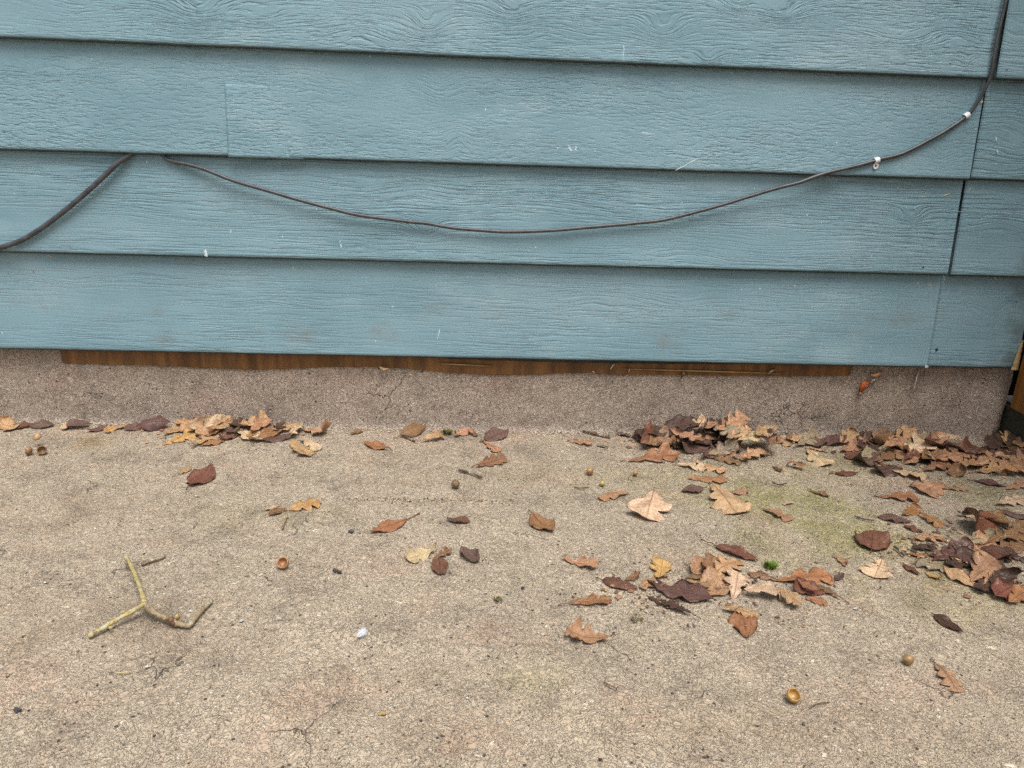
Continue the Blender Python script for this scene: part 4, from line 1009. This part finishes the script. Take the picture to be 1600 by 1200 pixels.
E|1200,716|1214,706|.4|20,0,0|B.5|0|thin brown leaf bit between the middle heap and the tent-like leaf|L
O|1318,742|1296,738|.3|10,0,0|B.5|0|brown leaf shred by the dark stemmed red leaf|L
E|1240,726|1254,722|.3|10,0,0|M.5|0|mauve sliver behind the knobbly orange brown leaf|L
# orange scraps hanging on the wall foot are built apart
"""
NAMES = {'O': 'oak_leaf', 'E': 'pointed_leaf', 'R': 'round_leaf', 'S': 'leaf_scrap'}
GROUPS = {'W': 'leaves strewn along the foot of the wall', 'H': 'leaves in the tan heap by the wall', 'M': 'leaves in the middle heap by the wall', 'C': 'leaves in the corner heap by the pier',
          'L': 'leaves lying singly on the slab', 'P': 'leaves in the purple heap at the edge of the slab', 'F': 'leaves in the drift on the open slab'}
for line in LEAVES.strip().splitlines():
    if line.startswith('#'): continue
    kind, b, t, wr, dfm, cg, stem, label, grp = line.split('|')
    b = [float(x) for x in b.split(',')]; t = [float(x) for x in t.split(',')]
    dfm = [float(x) for x in dfm.split(',')] + [0.0]
    col, gl = cg[0], float(cg[1:])
    leaf(NAMES[kind], kind, b, t, float(wr), dfm[0], dfm[1], dfm[2], col, gl, float(stem), label, GROUPS[grp], pitch=dfm[3] if len(dfm) > 4 else 0.0, heap=grp in 'HMCW', crk={'H': 1.25, 'M': 1.3, 'C': 1.25, 'P': 1.2, 'F': 1.15}.get(grp, 1.0 if stem != '0' else 1.08), big={'H': 1.4, 'M': 1.5, 'C': 1.5, 'P': 1.35, 'F': 1.2, 'W': 1.2, 'L': 1.1}[grp])

# ------------------------------------------------------------------ twigs, acorn cups and other small finds
def twig(name, pts, rad, col, label, group=None, knots=(), cat='twig', n=8, parts=()):
    """pts: (photo x, photo y, height); a knobbly tapering stick with side parts."""
    rng = random.Random(int(pts[0][0] * 7 + pts[0][1]))
    P = [ground(a, b, max(z, rad * 0.9)) for a, b, z in pts]; sp = spline(P, 6); o = sp[len(sp) // 2].copy(); o.z = 0
    rr = []
    for k in range(len(sp)):
        r_ = rad * (1 - 0.25 * k / len(sp)) * (1 + 0.25 * nz(k * 0.7, pts[0][0]))
        for kk, amp in knots: r_ *= 1 + amp * math.exp(-((k / (len(sp) - 1) - kk) / 0.04) ** 2)
        rr.append(r_)
    v, f = tube_geo([p - o for p in sp], rr, n, 0.10, rng)
    ob = mesh_obj(name, v, f, BARK if rad > .0018 else TINT); ob.location = o; ob.color = (*col, 1); tag(ob, label, cat, group); return ob
BR = (.43, .345, .15); br = empty('forked_branch', ground(225, 960)); tag(br, 'broken forked twig with two yellow arms and a grey bent arm', 'branch')
def arm(name, pts, r0, r1, col, knots=()):
    rng = random.Random(len(pts) + int(r0 * 1e5)); sp = spline([ground(a, b, z) for a, b, z in pts], 7)
    rr = []
    for k in range(len(sp)):
        u = k / (len(sp) - 1); r_ = (r0 + (r1 - r0) * u) * (1 + 0.22 * nz(k * 0.6, r0 * 1e4))
        for kk, amp in knots: r_ *= 1 + amp * math.exp(-((u - kk) / 0.05) ** 2)
        rr.append(r_)
    v, f = tube_geo([p - br.location for p in sp], [q * 0.86 for q in rr], 9, 0.12, rng); o = mesh_obj(name, v, f, BARK, br); o.color = (*col, 1); return o
arm('yellow_arm', [(226, 943, .016), (220, 922, .016), (211, 899, .015), (203, 880, .013), (196, 870, .010)], .0034, .0028, BR, ((0.0, .5), (0.95, .35), (.55, .15)))
arm('yellow_arm', [(226, 943, .016), (214, 951, .014), (192, 963, .011), (168, 977, .007), (150, 988, .0045), (138, 994, .0032)], .0033, .0027, BR, ((0.3, .25), (0.62, .3), (.9, .45)))
arm('grey_arm', [(226, 943, .016), (236, 954, .013), (250, 962, .009), (268, 970, .006), (284, 976, .0045), (296, 977, .0040), (305, 966, .0040), (318, 951, .0038), (330, 939, .0036)], .0036, .0032, (.30, .23, .14), ((0.10, .45), (0.42, .7), (.62, .2)))
for px, py, z, sz, cc in ((268, 969, .009, .0040, (.16, .08, .04)), (262, 966, .011, .0030, (.25, .15, .06)), (277, 964, .012, .0035, (.40, .27, .10)), (271, 974, .006, .0034, (.12, .05, .03)), (240, 955, .012, .0034, (.30, .20, .13)), (173, 981, .006, .0024, BR), (192, 957, .014, .0022, BR)):
    bm = bmesh.new(); bmesh.ops.create_icosphere(bm, subdivisions=2, radius=sz)
    for q in bm.verts: q.co *= 1 + 0.5 * nz(q.co.x * 400, q.co.y * 400, q.co.z * 400 + px)
    me = bpy.data.meshes.new('bud'); bm.to_mesh(me); bm.free(); me.polygons.foreach_set('use_smooth', [True] * len(me.polygons)); me.materials.append(TINT)
    o = bpy.data.objects.new('bud', me); COL.objects.link(o); o.parent = br; o.location = ground(px, py, z) - br.location; o.color = (*cc, 1)
DK = (.10, .072, .045)
twig('twig', [(717, 734, .003), (728, 737, .003), (741, 741, .003), (753, 746, .003)], .0022, DK, 'short dark twig with a rough bark beside the curled dark leaf', 'twigs on the slab', ((.3, .4), (.9, .4)))
twig('twig', [(632, 682, .002), (640, 685, .002), (648, 689, .002)], .0021, DK, 'stubby dark twig in front of the grey brown arched leaf', 'twigs on the slab', ((.9, .4),))
twig('twig', [(897, 761, .002), (908, 762.5, .002), (920, 761, .002)], .0012, DK, 'hair thin dark twig between the two small acorns', 'twigs on the slab')
twig('twig', [(911, 673, .004), (924, 676, .004), (938, 680, .003), (952, 683, .002), (951, 679, .006)], .0026, (.14, .09, .055), 'knobbly dark twig lying along the foot of the bare wall', 'twigs on the slab', ((.35, .6), (.8, .5)))
twig('twig', [(1207, 754, .003), (1217, 757, .002), (1229, 755, .003)], .0015, (.06, .045, .04), 'thin black curved twig on the slab below the knobbly leaf', 'twigs on the slab')
twig('twig', [(1335, 806, .002), (1350, 811, .002), (1366, 813, .003)], .0014, (.08, .06, .05), 'dark straight twig between the holed leaf and the mauve one', 'twigs on the slab')
twig('twig', [(1398, 854, .003), (1406, 861, .003), (1413, 868, .003)], .0020, (.09, .07, .05), 'black thick twig by the orange strip of leaf', 'twigs on the slab')
twig('bark_chip', [(221, 881, .003), (233, 877, .003), (246, 873, .003), (258, 868, .003)], .0026, (.24, .15, .10), 'flat brown chip of bark above the forked branch', None, ((.5, .4),), 'bark')
twig('leaf_stalk', [(449, 806, .002), (445, 815, .002), (441, 826, .002)], .0013, (.33, .19, .10), 'loose brown stalk below the yellow tan oak leaf', None, ((.9, .9),), 'stalk')
twig('straw', [(180, 1051.5, .001), (193, 1051, .002), (207, 1049.5, .001)], .0008, (.50, .40, .20), 'pale straw splinter on the slab in front of the forked branch', None, (), 'straw')
twig('straw', [(1550, 1019, .001), (1560, 1024, .002), (1569, 1029, .001)], .0006, (.52, .42, .22), 'yellow straw bit beyond the single dark purple leaf', None, (), 'straw')
twig('twig', [(944, 1066, .001), (954, 1071, .002), (964, 1076, .0015)], .0010, (.20, .12, .06), 'fine brown twig bit on bare concrete before the butterfly leaf', 'twigs on the slab', ((1, 1.0),))
twig('twig', [(1265, 1107, .001), (1276, 1100, .001), (1288, 1098, .001), (1297, 1097, .001)], .0007, (.10, .07, .05), 'hair thin dark fibre beside the front acorn cup', 'twigs on the slab')

def lathe(name, prof, seg, mat, loc, rot, col, parent=None, wob=0.05):
    V, Fc = [], []; rng = random.Random(int(loc.x * 1e4)); m = len(prof); sd_ = rng.random() * 50
    for k in range(seg):
        a = 2 * math.pi * k / seg
        for r_, z in prof:
            rr = r_ * (1 + wob * nz(math.cos(a) * 1.5 + sd_, math.sin(a) * 1.5, z * 200)); V.append(rot @ Vector((rr * math.cos(a), rr * math.sin(a), z)))
    for k in range(seg):
        for j in range(m - 1): Fc.append((k*m + j, ((k+1) % seg)*m + j, ((k+1) % seg)*m + j + 1, k*m + j + 1))
    o = mesh_obj(name, V, Fc, mat, parent); zmin = min(v.z for v in V); o.location = loc - Vector((0, 0, zmin)) if parent is None else loc
    o.color = (*col, 1); return o
def cup_prof(r):
    return [(0.0001, 0), (r*.45, r*.06), (r*.80, r*.34), (r, r*.85), (r*.95, r*1.30), (r*.86, r*1.40), (r*.77, r*1.32), (r*.76, r*.95), (r*.62, r*.55), (r*.3, r*.38), (0.0001, r*.34)]
def nut_prof(r):
    return [(0.0001, 0), (r*.5, r*.10), (r*.86, r*.45), (r, r*.95), (r*.9, r*1.4), (r*.6, r*1.75), (r*.25, r*1.93), (r*.08, r*2.05), (0.0001, r*2.06)]
CUPC = (.36, .20, .085)
def cup(px, py, r, tilt, az, col, label, group='empty acorn cups'):
    rot = Matrix.Rotation(R(az), 3, 'Z') @ Matrix.Rotation(R(tilt), 3, 'Y')
    o = lathe('acorn_cup', cup_prof(r), 28, TINTW, ground(px, py), rot, col); tag(o, label, 'acorn cup', group); return o
cup(444.6, 884, .0082, 48, -92, (.40, .20, .09), 'empty acorn cup tipped towards the camera in the open slab')
cup(1235, 1092, .0078, 30, -75, (.46, .27, .09), 'shiny golden acorn cup in front of all the leaves')
cup(52, 709, .0075, 80, 200, (.25, .155, .075), 'grey brown acorn cup of the pair facing away from its twin', 'acorn cups of the pair')
cup(66, 707, .0080, 70, -60, (.27, .16, .075), 'grey brown acorn cup of the pair with its mouth open', 'acorn cups of the pair')
o = cup(58, 697, .0068, 160, 40, (.50, .32, .16), 'pale tan acorn cap lying across the pair of cups', 'acorn cups of the pair'); o.location.z += 0.012
o = lathe('acorn', nut_prof(.0066), 24, TINTW, ground(916, 741), Matrix.Rotation(R(70), 3, 'Y'), (.40, .22, .10)); tag(o, 'round shiny brown acorn on the slab behind the thin twig', 'acorn', 'small acorns')
o = lathe('acorn', nut_prof(.0048), 20, TINTW, ground(990, 743), Matrix.Rotation(R(35), 3, 'Y'), (.33, .19, .085)); tag(o, 'tiny brown acorn beside the orange oak leaf at the heap', 'acorn', 'small acorns')
o = lathe('acorn', nut_prof(.0048), 20, TINTW, ground(940, 759), Matrix.Rotation(R(10), 3, 'Y'), (.40, .32, .10)); tag(o, 'tiny olive acorn with a yellow top before the arched pinkish leaf', 'acorn', 'small acorns')
o = lathe('acorn', nut_prof(.0062), 24, TINTW, ground(1410, 1037), Matrix.Rotation(R(75), 3, 'Y') , (.36, .22, .10)); tag(o, 'knobbly dull brown acorn behind the lone deep lobed oak leaf', 'acorn', 'small acorns')
o = lathe('acorn', nut_prof(.0072), 24, TINT, ground(709, 762), Matrix.Rotation(R(25), 3, 'Y'), (.20, .13, .07)); tag(o, 'dark brown pointed acorn below the short rough twig', 'acorn', 'small acorns')

def bits(name, px, py, size, n, mat, col, label, cat, spread=1.0, group=None, long=2.5):
    """a small irregular crumb built of several lumps"""
    rng = random.Random(int(px * 3 + py)); parts = []
    for k in range(n):
        bm = bmesh.new(); bmesh.ops.create_icosphere(bm, subdivisions=2, radius=size * rng.uniform(.35, .7))
        sd_ = rng.random() * 90; off = Vector((rng.uniform(-1, 1) * size * spread * long * .5, rng.uniform(-1, 1) * size * spread * .5, 0))
        for q in bm.verts: q.co = q.co * (1 + 0.7 * nz(q.co.x / size * 2 + sd_, q.co.y / size * 2, q.co.z / size * 2)); q.co.x *= 1.4; q.co.z *= 0.75
        zm = min(q.co.z for q in bm.verts)
        bm.verts.index_update()
        parts.append(([q.co + off - Vector((0, 0, zm)) for q in bm.verts], [tuple(q.index for q in f.verts) for f in bm.faces])); bm.free()
    o = mesh_obj(name, *merge(parts), mat); o.location = ground(px, py); o.color = (*col, 1); o.rotation_euler.z = rng.uniform(-.5, .5); tag(o, label, cat, group); return o
bits('bark_crumb', 551, 831, .0042, 3, TINT, (.09, .085, .075), 'dark gritty crumb on the slab by the salmon red leaf', 'crumb', group='dark crumbs on the slab')
bits('bark_crumb', 526, 894, .0040, 4, TINT, (.045, .045, .045), 'black ragged crumb near the tipped acorn cup', 'crumb', group='dark crumbs on the slab')
bits('bark_crumb', 25, 1111, .0030, 3, TINT, (.06, .06, .062), 'grey black crumb in the open corner of the slab', 'crumb', group='dark crumbs on the slab')
bits('bark_crumb', 936, 1186, .0024, 2, TINT, (.03, .025, .02), 'black crumb at the very front of the slab', 'crumb', long=1.2, group='dark crumbs on the slab')
bits('bark_crumb', 817, 920, .0026, 1, TINT, (.03, .025, .022), 'tiny black pointed crumb below the lozenge leaf', 'crumb', long=1.0, group='dark crumbs on the slab')
bits('paint_chip', 231, 1042, .0022, 4, TINT, (.55, .56, .56), 'white and dark chip of paint before the forked branch', 'paint chip', group='pale chips on the slab')
bits('paint_chip', 69, 911, .0022, 2, TINT, (.70, .70, .69), 'tiny white paint chip on the brownish slab', 'paint chip', long=1.2, group='pale chips on the slab')
bits('paint_chip', 379, 971, .0024, 2, TINT, (.45, .44, .42), 'grey white chip beyond the grey branch arm', 'paint chip', group='pale chips on the slab')
bits('paint_chip', 1339, 952, .0017, 3, TINT, (.46, .45, .46), 'white sliver of paint before the thick stemmed leaf', 'paint chip', long=5.0, group='pale chips on the slab')
bits('paint_chip', 730, 1092, .0020, 1, TINT, (.62, .58, .52), 'small cream stone chip on the front of the slab', 'paint chip', long=1.0, group='pale chips on the slab')
o = bits('seed_husk', 596, 1117, .0036, 2, TINT, (.44, .28, .10), 'split golden seed husk on the front of the slab', 'seed husk', long=1.4)

def tuft(px, py, r, n, mat, label, hgt, name='moss_tuft'):
    rng = random.Random(int(px)); parts = []
    for k in range(n):
        a = rng.uniform(0, 2*math.pi); q = r * math.sqrt(rng.random()) * .7; p0 = Vector((q*math.cos(a), q*math.sin(a), 0)); ln = rng.uniform(.5, 1.0) * hgt
        d = Vector((math.cos(a) * rng.uniform(.1, 1.0), math.sin(a) * rng.uniform(.1, 1.0), rng.uniform(.5, 1))).normalized(); s = Vector((-math.sin(a + .7), math.cos(a + .7), 0)) * r * rng.uniform(.07, .14)
        m_ = p0 + d * ln * .55 + Vector((0, 0, ln * .1)); e = p0 + d * ln
        parts.append(([p0 - s, p0 + s, m_ - s * 1.2, m_ + s * 1.2, e], [(0, 1, 3, 2), (2, 3, 4)]))
    o = mesh_obj(name, *merge(parts), mat, None, False); o.location = ground(px, py); tag(o, label, 'moss'); return o
tuft(1203, 887, .0085, 170, MOSS, 'bright green moss tuft at the tip of the folded red brown leaf', .011)
tuft(699, 678, .009, 90, DRYMOSS, 'olive dry moss tuft at the foot of the wall between tan leaves', .013)
tuft(778, 938, .008, 34, DRYMOSS, 'small yellowish dry moss wisp on the open slab', .005)
tuft(996, 969, .011, 30, DRYMOSS, 'flat brown green moss wisp before the dark crumpled wet leaf', .003)
tuft(1390, 806, .008, 30, DRYMOSS, 'thin moss wisp beside the smooth mauve leaf', .005)

def feather():
    root = empty('feather', ground(561, 993)); tag(root, 'tiny white downy feather standing on the open slab', 'feather')
    rng = random.Random(8); parts = []
    ax = (ground(571, 984, .010) - ground(553, 999, .0015)); base = ground(553, 999, .0015) - root.location; L = ax.length; axn = ax.normalized(); side = axn.cross(Vector((0, -0.6, 0.8))).normalized(); nrm = side.cross(axn)
    for k in range(70):
        u = 0.25 + 0.75 * k / 69; sg = 1 if k % 2 else -1; w_ = .0052 * math.sin(math.pi * min(1, (u - .18) / .86)) ** .7 + .0004
        p = base + ax * u; e = p + side * sg * w_ * rng.uniform(.75, 1.1) + axn * L * .16 + nrm * rng.uniform(-.001, .001); wd = axn * L * .016
        parts.append(([p - wd, p + wd, e + wd * .3, e - wd * .3], [(0, 1, 2, 3)]))
    mesh_obj('vane', *merge(parts), FEATHERM, root, False)
    v, f = tube_geo([base + ax * (k / 8) + nrm * .0004 for k in range(9)], [.0005 - .00004 * k for k in range(9)], 6); s_ = mesh_obj('quill', v, f, TINT, root); s_.color = (.55, .42, .22, 1)
feather()

# ------------------------------------------------------------------ small things clinging to the wall
def wall_tube(name, pts, r_, col, label, cat, group=None, off=.0015, flat=False):
    P = spline([(wall(a, b, face_y(3, 0.16, 0) - off) if b > 577 else on_board(a, b)[0] - Vector((0, off, 0))) if not flat else wall(a, b, -0.006 - off) for a, b in pts], 5)
    o0 = P[len(P)//2].copy(); n = len(P); v, f = tube_geo([p - o0 for p in P], [r_ * (0.35 + 0.65 * math.sin(math.pi * (k + .6) / (n + .2))) for k in range(n)], 6)
    o = mesh_obj(name, v, f, TINT); o.location = o0; o.color = (*col, 1); tag(o, label, cat, group); return o
CREAM = (.66, .55, .36)
HG = 'curled seed husks caught on the siding'; HL = 'tiny cream seed husk caught on the blue siding'
for pts, r_, lab in (([(455, 424), (459, 420), (458, 415)], .0010, 'white crescent husk on the lowest board under the lap'), ([(1450, 443), (1454, 447), (1455, 452)], .0011, 'curled cream husk near the lowest board joint'), ([(1431, 445), (1435, 441)], .0013, 'oval tan husk beside the curled cream husk'),
                     ([(1554, 433), (1558, 436)], .0013, 'white husk on the ledge of the short end board'), ([(1473, 306), (1483, 303)], .0013, 'long tan husk under the second lap by the cut'), ([(1438, 308), (1446, 307)], .0008, 'thin grey husk beside the long tan husk'), ([(1401, 293), (1404, 295)], .0013, 'yellowish husk under the second lap beneath the cable clip'),
                     ([(1512, 298), (1517, 295)], .0016, 'tan husk beside the cut of the third course'), ([(1531, 163), (1535, 158)], .0014, 'cream husk beside the cable at the upper cut'), ([(1237, 123), (1243, 119)], .0009, 'pale wisp of husk beneath the top lap'), ([(592, 412), (598, 410)], .0010, 'faint tan husk on the third lap edge'), ([(74, 399), (82, 400)], .0012, 'brownish husk under the third lap near the cable end'),
                     ([(52, 421), (54, 426)], .0012, 'rusty speck of husk on the lowest board below the cable end'), ([(755, 276), (757, 280)], .0009, 'white speck of husk under the second lap above the cable dip'), ([(466, 259), (468, 257)], .0010, 'cream speck of husk under the second lap above the cable')):
    wall_tube('seed_husk', pts, r_, CREAM if 'rusty' not in lab else (.40, .16, .07), lab, 'seed husk', HG)
wall_tube('seed_husk', [(954, 577), (957, 572), (960, 569)], .0015, (.72, .66, .52), 'white curled husk hanging from the plywood edge', 'seed husk', HG, flat=True)
wall_tube('seed_husk', [(982, 582), (984, 576)], .0010, (.62, .48, .28), 'thin tan husk hanging beside the white curled one', 'seed husk', HG, flat=True)
wall_tube('seed_husk', [(926, 580), (929, 583)], .0012, (.60, .48, .30), 'small tan husk on the concrete rim below the plywood', 'seed husk', HG, flat=True)
wall_tube('pine_needle', [(1437, 577), (1433, 588), (1430, 600), (1428, 609)], .0011, (.66, .58, .42), 'pale curved needle hanging below the lowest board', 'needle', flat=True)
def wall_scrap(name, pts, seed, col, label, group, wd):
    rng = random.Random(seed); P = [wall(a, b, -0.008 - 0.004 * math.sin(1.7 * k)) for k, (a, b) in enumerate(pts)]; o0 = P[0].copy(); V, Fc = [], []; sp = spline(P, 5); n = len(sp)
    for k, p in enumerate(sp):
        u = k / (n - 1); d = (sp[min(k+1, n-1)] - sp[max(k-1, 0)]).normalized(); s = d.cross(Vector((0, 1, 0))).normalized(); ww = wd * math.sin(math.pi * (0.06 + .88 * u)) * (1 + .7 * nz(k * .6, seed)) + .0006
        for j in (-1, -.4, .4, 1): V.append(p + s * ww * j + Vector((0, -0.004 * (1 - j * j) - .002 * nz(k * .8, j * 2, seed), 0)) - o0)
    for k in range(n - 1):
        for j in range(3): Fc.append((k*4 + j, k*4 + j + 1, k*4 + 5 + j, k*4 + 4 + j))
    o = mesh_obj(name, V, Fc, LEAF); o.location = o0; o.color = (*col, .5); vattr(o.data, 'leaf_uv', [(k / n, j, 0) for k in range(n) for j in (-1, -.4, .4, 1)])
    md = o.modifiers.new('thickness', 'SOLIDIFY'); md.thickness = 0.0004; tag(o, label, 'leaf', group)
G2 = 'leaf shreds caught in a cobweb below the boards'
wall_scrap('leaf_shred', [(1345, 612), (1350, 603), (1356, 597)], 3, (.50, .13, .035), 'bright orange leaf shred hanging on the concrete in a cobweb', G2, .0085)
wall_scrap('leaf_shred', [(1343, 618), (1345, 613)], 4, (.55, .38, .22), 'tiny pale tip hanging below the orange leaf shred', G2, .002)
wall_scrap('leaf_shred', [(1359, 585), (1368, 587), (1378, 580)], 5, (.52, .28, .13), 'tan leaf strip caught under the lowest board above the orange shred', G2, .0035)
wall_scrap('leaf_shred', [(1360, 598), (1366, 592)], 6, (.58, .45, .30), 'cream leaf sliver between the orange shred and the tan strip', G2, .002)
wall_scrap('leaf_shred', [(593, 573), (600, 577), (608, 576)], 7, (.50, .34, .18), 'tan cobwebbed shred at the split in the plywood edge', G2, .0025)
wall_scrap('leaf_shred', [(1064, 591), (1068, 583), (1066, 580)], 8, (.20, .10, .05), 'dark shred hanging over the concrete rim from the plywood', G2, .002)
wall_scrap('leaf_shred', [(1199, 585), (1205, 580), (1212, 576)], 9, (.33, .20, .11), 'brown shred stuck across the far stretch of plywood', G2, .002)

# ------------------------------------------------------------------ crumbs nobody could count
def crumbs():
    rng = random.Random(77); V, Fc, C = [], [], []
    def flake(x, y, s, col, thin):
        a = rng.uniform(0, 6.28); z = 0.0002; o = len(V); l, w_ = s, s * thin; ca, sa = math.cos(a), math.sin(a)
        hx = float(HF[max(0, min(HNX-1, int((x - HX0) / CELL))), max(0, min(HNY-1, int((y - HY0) / CELL)))]) 
        if hx > 0.001 and rng.random() < .8: return
        z += min(hx, .004)
        for dx, dy, dz in ((-l, -w_*.5, 0), (l*.6, -w_, .0), (l, w_*.4, 0), (-l*.5, w_, 0), (0, 0, s*.45 + .0002)): V.append((x + dx*ca - dy*sa, y + dx*sa + dy*ca, z + dz))
        for k in range(4): Fc.append((o + k, o + (k+1) % 4, o + 4)); C.append(col)
    cols = [(.10, .06, .035), (.05, .035, .028), (.30, .17, .08), (.40, .28, .14), (.16, .085, .05), (.46, .38, .27)]
    for _ in range(2600):                                            # along the wall foot
        x = rng.uniform(-1.3, .97); y = -0.004 - abs(rng.gauss(0, .011)); flake(x, y, rng.uniform(.0007, .0024), rng.choice(cols + [(.48, .41, .33)] * 9), rng.uniform(.2, .9))
    for _ in range(1100):                                           # thinly everywhere
        q = ground(rng.uniform(-100, 1700), 1230 - 560 * rng.random() ** 1.3)
        if q.y < -0.005: flake(q.x, q.y, rng.uniform(.0005, .0017), rng.choice(cols), rng.uniform(.15, .8))
    for (px, py, sx, sy, n) in ((1090, 720, .10, .03, 260), (1430, 740, .12, .05, 420), (1500, 860, .10, .07, 380), (1130, 930, .13, .06, 300), (370, 690, .10, .02, 160), (1010, 930, .03, .02, 120), (660, 781, .09, .004, 160), (1300, 860, .14, .08, 160), (1430, 870, .03, .02, 120)):
        c = ground(px, py)
        for _ in range(n):
            x, y = c.x + rng.gauss(0, sx), c.y + rng.gauss(0, sy)
            if y < -0.005: flake(x, y, rng.uniform(.0006, .0024), rng.choice(cols), rng.uniform(.2, .9))
    lc = [(.30, .17, .09), (.20, .10, .06), (.40, .25, .13), (.07, .04, .03), (.14, .075, .05)]
    for (px, py, sx, sy, n) in ((1090, 695, .085, .016, 150), (1440, 712, .09, .022, 200), (1560, 722, .05, .02, 110), (1530, 870, .05, .045, 130), (1440, 850, .03, .02, 40), (1130, 915, .07, .03, 70), (350, 678, .07, .014, 70), (1010, 925, .03, .02, 24)):
        c = ground(px, py)
        for _ in range(n):
            x, y = c.x + rng.gauss(0, sx), min(-0.006, c.y + rng.gauss(0, sy)); flake(x, y, rng.uniform(.0022, .0062), rng.choice(lc), rng.uniform(.3, .9))
    n_ = N('leaf_crumb'); cc = n_.attr('crumb_col', 'Color'); m = n_.done(cc, 0.75)
    o = mesh_obj('leaf_crumbs', V, Fc, m, None, False); a = o.data.attributes.new('crumb_col', 'FLOAT_COLOR', 'FACE'); a.data.foreach_set('color', np.array([(*c, 1) for c in C], dtype=np.float32).ravel()); o['kind'] = 'stuff'
crumbs()
